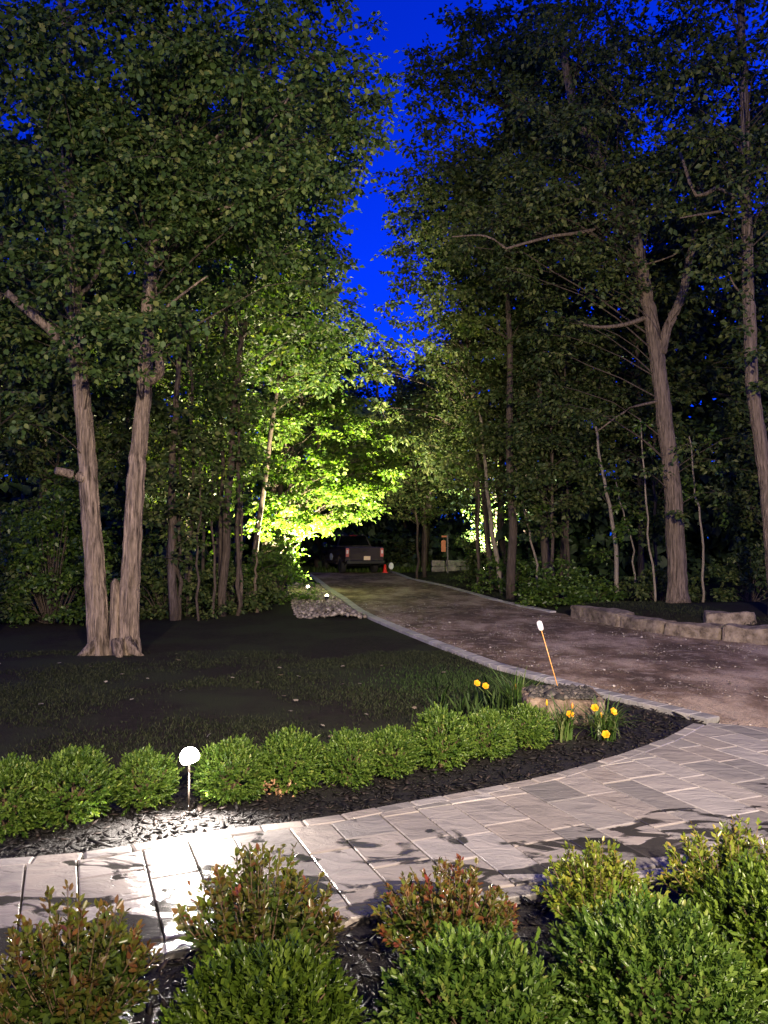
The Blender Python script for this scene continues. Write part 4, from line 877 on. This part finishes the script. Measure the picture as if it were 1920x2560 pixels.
ground_spot(gb(4.7, 36.4), Vector((5.2, 38.4, 3.6)), 70000, 80, "ground spotlight hidden behind the dark trunks of the right wood", (1, .9, .7))

# ------------------------------------------------------------------ path light
pb = G(472, 2040); t = empty("path_light", (pb.x, pb.y, .0), "glowing dome path light on a thin stake before the hedge row", "lamp")
hz_ = W(470, 1890, pb.y).z
mb = MB(); mb.tube([(0, 0, -.05), (0, 0, hz_ - .04)], .008, 8); mb.build("stake", plain("bronze_stake", (.035, .025, .018), .7, .0), t, True)
Mt = Matrix.Rotation(R(-14), 3, 'Y') @ Matrix.Rotation(R(8), 3, 'X')
mb = MB(); mb.lathe([(.026, -.044), (.066, -.038), (.074, -.018), (.071, .01), (.057, .040), (.034, .058), (.0, .064)], 24, (0, 0, hz_), Mt); mb.build("frosted_dome", glow("path_glow", (1, .90, .80), 60), t, True)
mb = MB(); mb.lathe([(.0, -.062), (.014, -.062), (.016, -.05), (.0, -.048)], 12, (0, 0, hz_), Mt); mb.build("socket", M_FIX, t)
l = bpy.data.lights.new("path_bulb", 'SPOT'); l.energy = 400; l.color = (1, .90, .80); l.shadow_soft_size = .03; l.spot_size = R(152); l.spot_blend = .55
o = bpy.data.objects.new("path_bulb", l); COL.objects.link(o); o.parent = t; o.location = (0.0, -.055, hz_ - .07); o.rotation_euler = (R(-48), 0, R(8))

# ------------------------------------------------------------------ pickup truck
def truck(loc, rz):
    t = empty("pickup_truck", loc, "dark pickup truck parked at the crest of the driveway seen from behind", "truck", rz=rz)
    paint = plain("dark_paint", (.055, .045, .045), .2); glass = plain("dark_glass", (.005, .006, .008), .08); blk = plain("black_trim", (.012, .012, .012), .5); tyre = plain("tyre_rubber", (.012, .012, .012), .85); chrome = plain("chrome_trim", (.55, .55, .55), .2, 1.0)
    def prof(mb, pts, x0, x1, inset_=None):
        n = len(pts); V = [(x0, y_, z_) for y_, z_ in pts] + [(x1, y_, z_) for y_, z_ in pts]; mb.add(V, [tuple(range(n)), tuple(range(2 * n - 1, n - 1, -1))] + [(i, i + n, (i + 1) % n + n, (i + 1) % n) for i in range(n)])
    mb = MB(); prof(mb, [(.05, .62), (.05, 1.32), (.10, 1.36), (1.95, 1.36), (1.95, .55), (1.6, .55), (1.5, .85), (1.2, 1.0), (.9, .85), (.8, .58)], -1.0, 1.0); prof(mb, [(1.97, .45), (1.97, 1.38), (3.9, 1.36), (4.1, 1.28), (5.6, 1.18), (5.75, .95), (5.75, .55), (5.25, .5), (5.15, .85), (4.85, 1.0), (4.5, .85), (4.4, .48)], -.99, .99)
    mb.build("body", paint, t)
    mb = MB(); Vb = [(-.96, 1.99, 1.37), (.96, 1.99, 1.37), (.96, 4.15, 1.35), (-.96, 4.15, 1.35), (-.72, 2.18, 1.96), (.72, 2.18, 1.96), (.72, 3.35, 1.96), (-.72, 3.35, 1.96)]
    mb.add(Vb, [(4, 5, 6, 7), (0, 1, 5, 4), (1, 2, 6, 5), (2, 3, 7, 6), (3, 0, 4, 7)]); mb.build("cab", paint, t)
    def quad_on(a, b_, c_, d_, name, m_, u0=.08, u1=.92, v0=.08, v1=.9, out=.012):
        a, b_, c_, d_ = map(Vector, (a, b_, c_, d_)); nn = (b_ - a).cross(d_ - a).normalized() * out
        f_ = lambda u, v: (a.lerp(b_, u)).lerp(d_.lerp(c_, u), v) + nn
        mb = MB(); mb.add([f_(u0, v0), f_(u1, v0), f_(u1, v1), f_(u0, v1)], [(0, 1, 2, 3)]); V2 = [v - nn * .9 for v in map(Vector, mb.V)]; mb.add(V2, [(3, 2, 1, 0)]); return mb.build(name, m_, t)
    quad_on(Vb[0], Vb[1], Vb[5], Vb[4], "rear_window", glass, .05, .95, .10, .92)
    for (u0, u1) in ((.05, .42), (.46, .9)):
        quad_on(Vb[1], Vb[2], Vb[6], Vb[5], "side_window", glass, u0, u1, .1, .9); quad_on(Vb[3], Vb[0], Vb[4], Vb[7], "side_window", glass, 1 - u1, 1 - u0, .1, .9)
    quad_on(Vb[2], Vb[3], Vb[7], Vb[6], "windshield", glass)
    mb = MB(); mb.box((0, .03, 1.0), (.80, .03, .34), .02); tg = mb.build("tailgate", paint, t)
    mb = MB(); mb.box((0, -.005, 1.14), (.16, .012, .03), .008); mb.build("handle", blk, tg)
    for s in (-.10, .10): mb = MB(); mb.lathe([(.0, -.01), (.026, -.01), (.022, .008), (0, .01)], 10, (s, -.01, 1.16), Matrix.Rotation(R(90), 3, 'X')); mb.build("emblem", chrome, tg)
    mb = MB(); mb.box((0, -.10, .60), (.98, .09, .10), .03); bp = mb.build("bumper", blk, t); mb = MB(); mb.box((.12, -.005, .80), (.17, .012, .10), .008); mb.build("licence_plate", plain("plate", (.85, .66, .48), .4), t)
    lamp = plain("tail_lens", (.75, .22, .20), .12)
    for s in (-1, 1):
        mb = MB(); mb.box((s * .91, .03, 1.08), (.075, .045, .22), .02); tl = mb.build("tail_light", lamp, t); mb = MB(); mb.box((s * .915, -.018, 1.12), (.05, .008, .09), .004); mb.build("lens_glare", plain("glare_pink", (.9, .8, .8), .1), tl)  # pale pink plate paints the reflected light onto each tail light
        mb = MB(); mb.box((s * 1.12, 3.95, 1.45), (.11, .06, .14), .02); mi = mb.build("mirror", blk, t); mb = MB(); mb.box((s * 1.12, 3.885, 1.46), (.085, .006, .11), .004); mb.build("mirror_glass", plain("mirror_glass", (.85, .88, .9), .03, 1.0), mi)
        for y_ in (1.2, 4.83):
            Mw = Matrix.Rotation(R(90), 3, 'Y'); mb = MB(); mb.lathe([(.2, -.13), (.36, -.13), (.40, -.09), (.40, .09), (.36, .13), (.2, .13)], 22, (s * .86, y_, .40), Mw); wh = mb.build("wheel", tyre, t, True); mb = MB(); mb.lathe([(.05, -.02), (.21, -.02), (.23, .0), (.21, .02), (.06, .04)], 14, (s * .97, y_, .40), Mw if s > 0 else Matrix.Rotation(R(-90), 3, 'Y')); mb.build("rim", plain("rim_metal", (.25, .25, .26), .35, 1), wh)
        mb = MB(); mb.box((s * .55, 2.35, 1.985), (.035, .06, .02), .008); mb.build("clearance_light", plain("pale_lamp", (.7, .6, .5), .2), t)
    mb = MB(); mb.box((0, 2.17, 1.955), (.20, .02, .022), .006); mb.build("brake_light", plain("red_lens", (.5, .03, .03), .2), t)
    mb = MB(); mb.box((0, 2.9, .47), (.85, 2.3, .07), .02); mb.build("chassis", blk, t); mb = MB(); mb.tube([(-.8, 1.2, .4), (.8, 1.2, .4)], .06, 8); mb.build("axle", blk, t)
    mb = MB(); mb.lathe([(0, -.006), (.30, -.006), (.30, .006), (0, .006)], 22, (-1.0, 3.0, .82), Matrix.Rotation(R(90), 3, 'Y') @ Matrix.Diagonal((.62, 1.0, 1.0))); mb.build("door_sign", plain("pale_oval_sign", (.72, .82, .80), .4), t, label="pale oval sign on the lower left door")
    return t
pt = W(912, 1434, 39.0); pz = Tz(-1.0, 39.5) + .035
truck((pt.x, 39.0, pz), R(18))
p = G(956, 1428); t = empty("traffic_cone", (.05, 40.4, Tz(-.6, 40.4) + .03), "small red cone standing at the truck's right rear corner", "cone")
mb = MB(); mb.lathe([(.0, .03), (.13, .03), (.10, .12), (.05, .44), (.03, .46), (0, .46)], 14); mb.build("cone_body", plain("red_plastic", (.80, .03, .02), .4), t, True); mb = MB(); mb.box((0, 0, .015), (.17, .17, .015), .006); mb.build("base", plain("red_base", (.5, .03, .02), .5), t)
p = G(978, 1433); t = empty("reflector_post", (p.x, p.y, Tz(p.x, p.y)), "round white reflector on a short post at the kerb's far end", "marker")
q = W(978, 1415, p.y).z - Tz(p.x, p.y); mb = MB(); mb.tube([(0, 0, -.1), (0, 0, q)], .02, 6); mb.build("post", M_FIX, t); mb = MB(); mb.lathe([(0, -.02), (.13, -.02), (.15, .0), (.13, .02), (0, .02)], 18, (0, -.04, q), Matrix.Rotation(R(90), 3, 'X') @ Matrix.Diagonal((.9, 1.25, 1))); mb.build("disc", plain("pale_disc", (.80, .88, .86), .35), t, True)

# hanging sign and far wall
p = gb(W(1119, 1416, 38).x, 38); t = empty("hanging_sign", p, "slim post with an orange hanging board before the far stone wall", "sign")
M_SIGN = speckled("orange_board", (.50, .17, .06), (.62, .24, .10), 6, .6, .2, .01); ht = W(1119, 1338, 38).z - p.z
mb = MB(); mb.box((0, 0, ht / 2), (.035, .035, ht / 2), .006); mb.build("post", M_FIX, t); mb = MB(); mb.box((-.13, 0, ht - .06), (.16, .03, .045), .01); mb.build("arm", M_SIGN, t)
mb = MB(); z1, z0_ = ht - .24, ht - .82; outl = [(-.31, z0_), (-.09, z0_), (-.09, z1 - .06), (-.13, z1), (-.27, z1), (-.31, z1 - .06)]; nb = len(outl); mb.add([(x_, -.02, z_) for x_, z_ in outl] + [(x_, .02, z_) for x_, z_ in outl], [tuple(range(nb)), tuple(range(2 * nb - 1, nb - 1, -1))] + [(i, i + nb, (i + 1) % nb + nb, (i + 1) % nb) for i in range(nb)]); mb.build("board", M_SIGN, t); mb = MB(); mb.tube([(-.2, 0, ht - .1), (-.2, 0, z1)], .008, 5); mb.build("hook", M_FIX, t)
wl = gb(W(1080, 1416, 40).x, 40.5); t = empty("stone_wall", wl, "low grey stone wall behind the hanging sign", "wall")
for i, (x_, z_, L_, h_) in enumerate([(.35, 0, .70, .27), (1.1, 0, .75, .30), (2.0, 0, 1.0, .27), (3.0, 0, .95, .3), (.36, .28, .74, .32), (1.3, .31, 1.1, .30), (2.3, .28, .85, .32), (3.1, .31, .7, .28)]): stone("wall_block", L_, .5, h_, 60 + i, M_GREY, t, (x_, i * .013, z_), 0, .03, 6, 4, 3)

# ------------------------------------------------------------------ the house behind the photographer, with its floodlights
M_SIDE = plain("grey_siding", (.35, .34, .32), .7); hs_ = empty("house", (0, -3.2, 0), "grey sided house front standing behind the photographer", "house")
mb = MB(); mb.box((0, -.15, 3.4), (9, .15, 3.4)); mb.build("wall", M_SIDE, hs_)
mb = MB(); mb.box((0, -1.2, 6.95), (9.6, 1.9, .12)); mb.build("roof", plain("roof_shingle", (.05, .05, .05), .9), hs_)
mb = MB(); mb.box((0, 1.55, .22), (3.0, 1.5, .22), .02); mb.build("porch", plain("porch_stone", (.25, .24, .23), .7), hs_)
mb = MB(); mb.box((0, .03, 1.5), (.5, .03, 1.05), .01); mb.build("door", plain("door_paint", (.08, .03, .02), .4), hs_)
def flood(loc, aim, power, cone, blend, label, col=(1, .82, .62)):
    t = empty("floodlight", loc, label, "lamp", "floodlights under the house eave"); ax = (Vector(aim) - Vector(loc)).normalized(); Mq = Vector((0, 0, 1)).rotation_difference(ax).to_matrix()
    mb = MB(); mb.box((0, -.1, 0), (.06, .05, .06), .01); mb.build("bracket", M_FIX, t); mb = MB(); mb.lathe([(.03, -.10), (.07, -.06), (.085, .03), (.08, .03), (.06, 0), (0, 0)], 14, (0, 0, 0), Mq); mb.build("lamp_head", M_FIX, t, True)
    l = bpy.data.lights.new("flood_beam", 'SPOT'); l.energy = power; l.color = col; l.spot_size = R(cone); l.spot_blend = blend; l.shadow_soft_size = .12
    o = bpy.data.objects.new("flood_beam", l); COL.objects.link(o); o.parent = t; o.location = ax * .06; o.rotation_euler = (-ax).to_track_quat('Z', 'Y').to_euler()
flood((2.2, -3.0, 5.2), (4.2, 18, 2.6), 18500, 84, 1.0, "floodlight under the eave aimed at the driveway")
flood((-2.4, -3.0, 5.2), (-4.7, 15, 4.0), 10500, 84, 1.0, "floodlight under the eave aimed at the left maple")
flood((1.6, -3.0, 4.6), (1.6, 6.5, .0), 4300, 110, 1.0, "floodlight under the eave aimed at the hedge and walk")
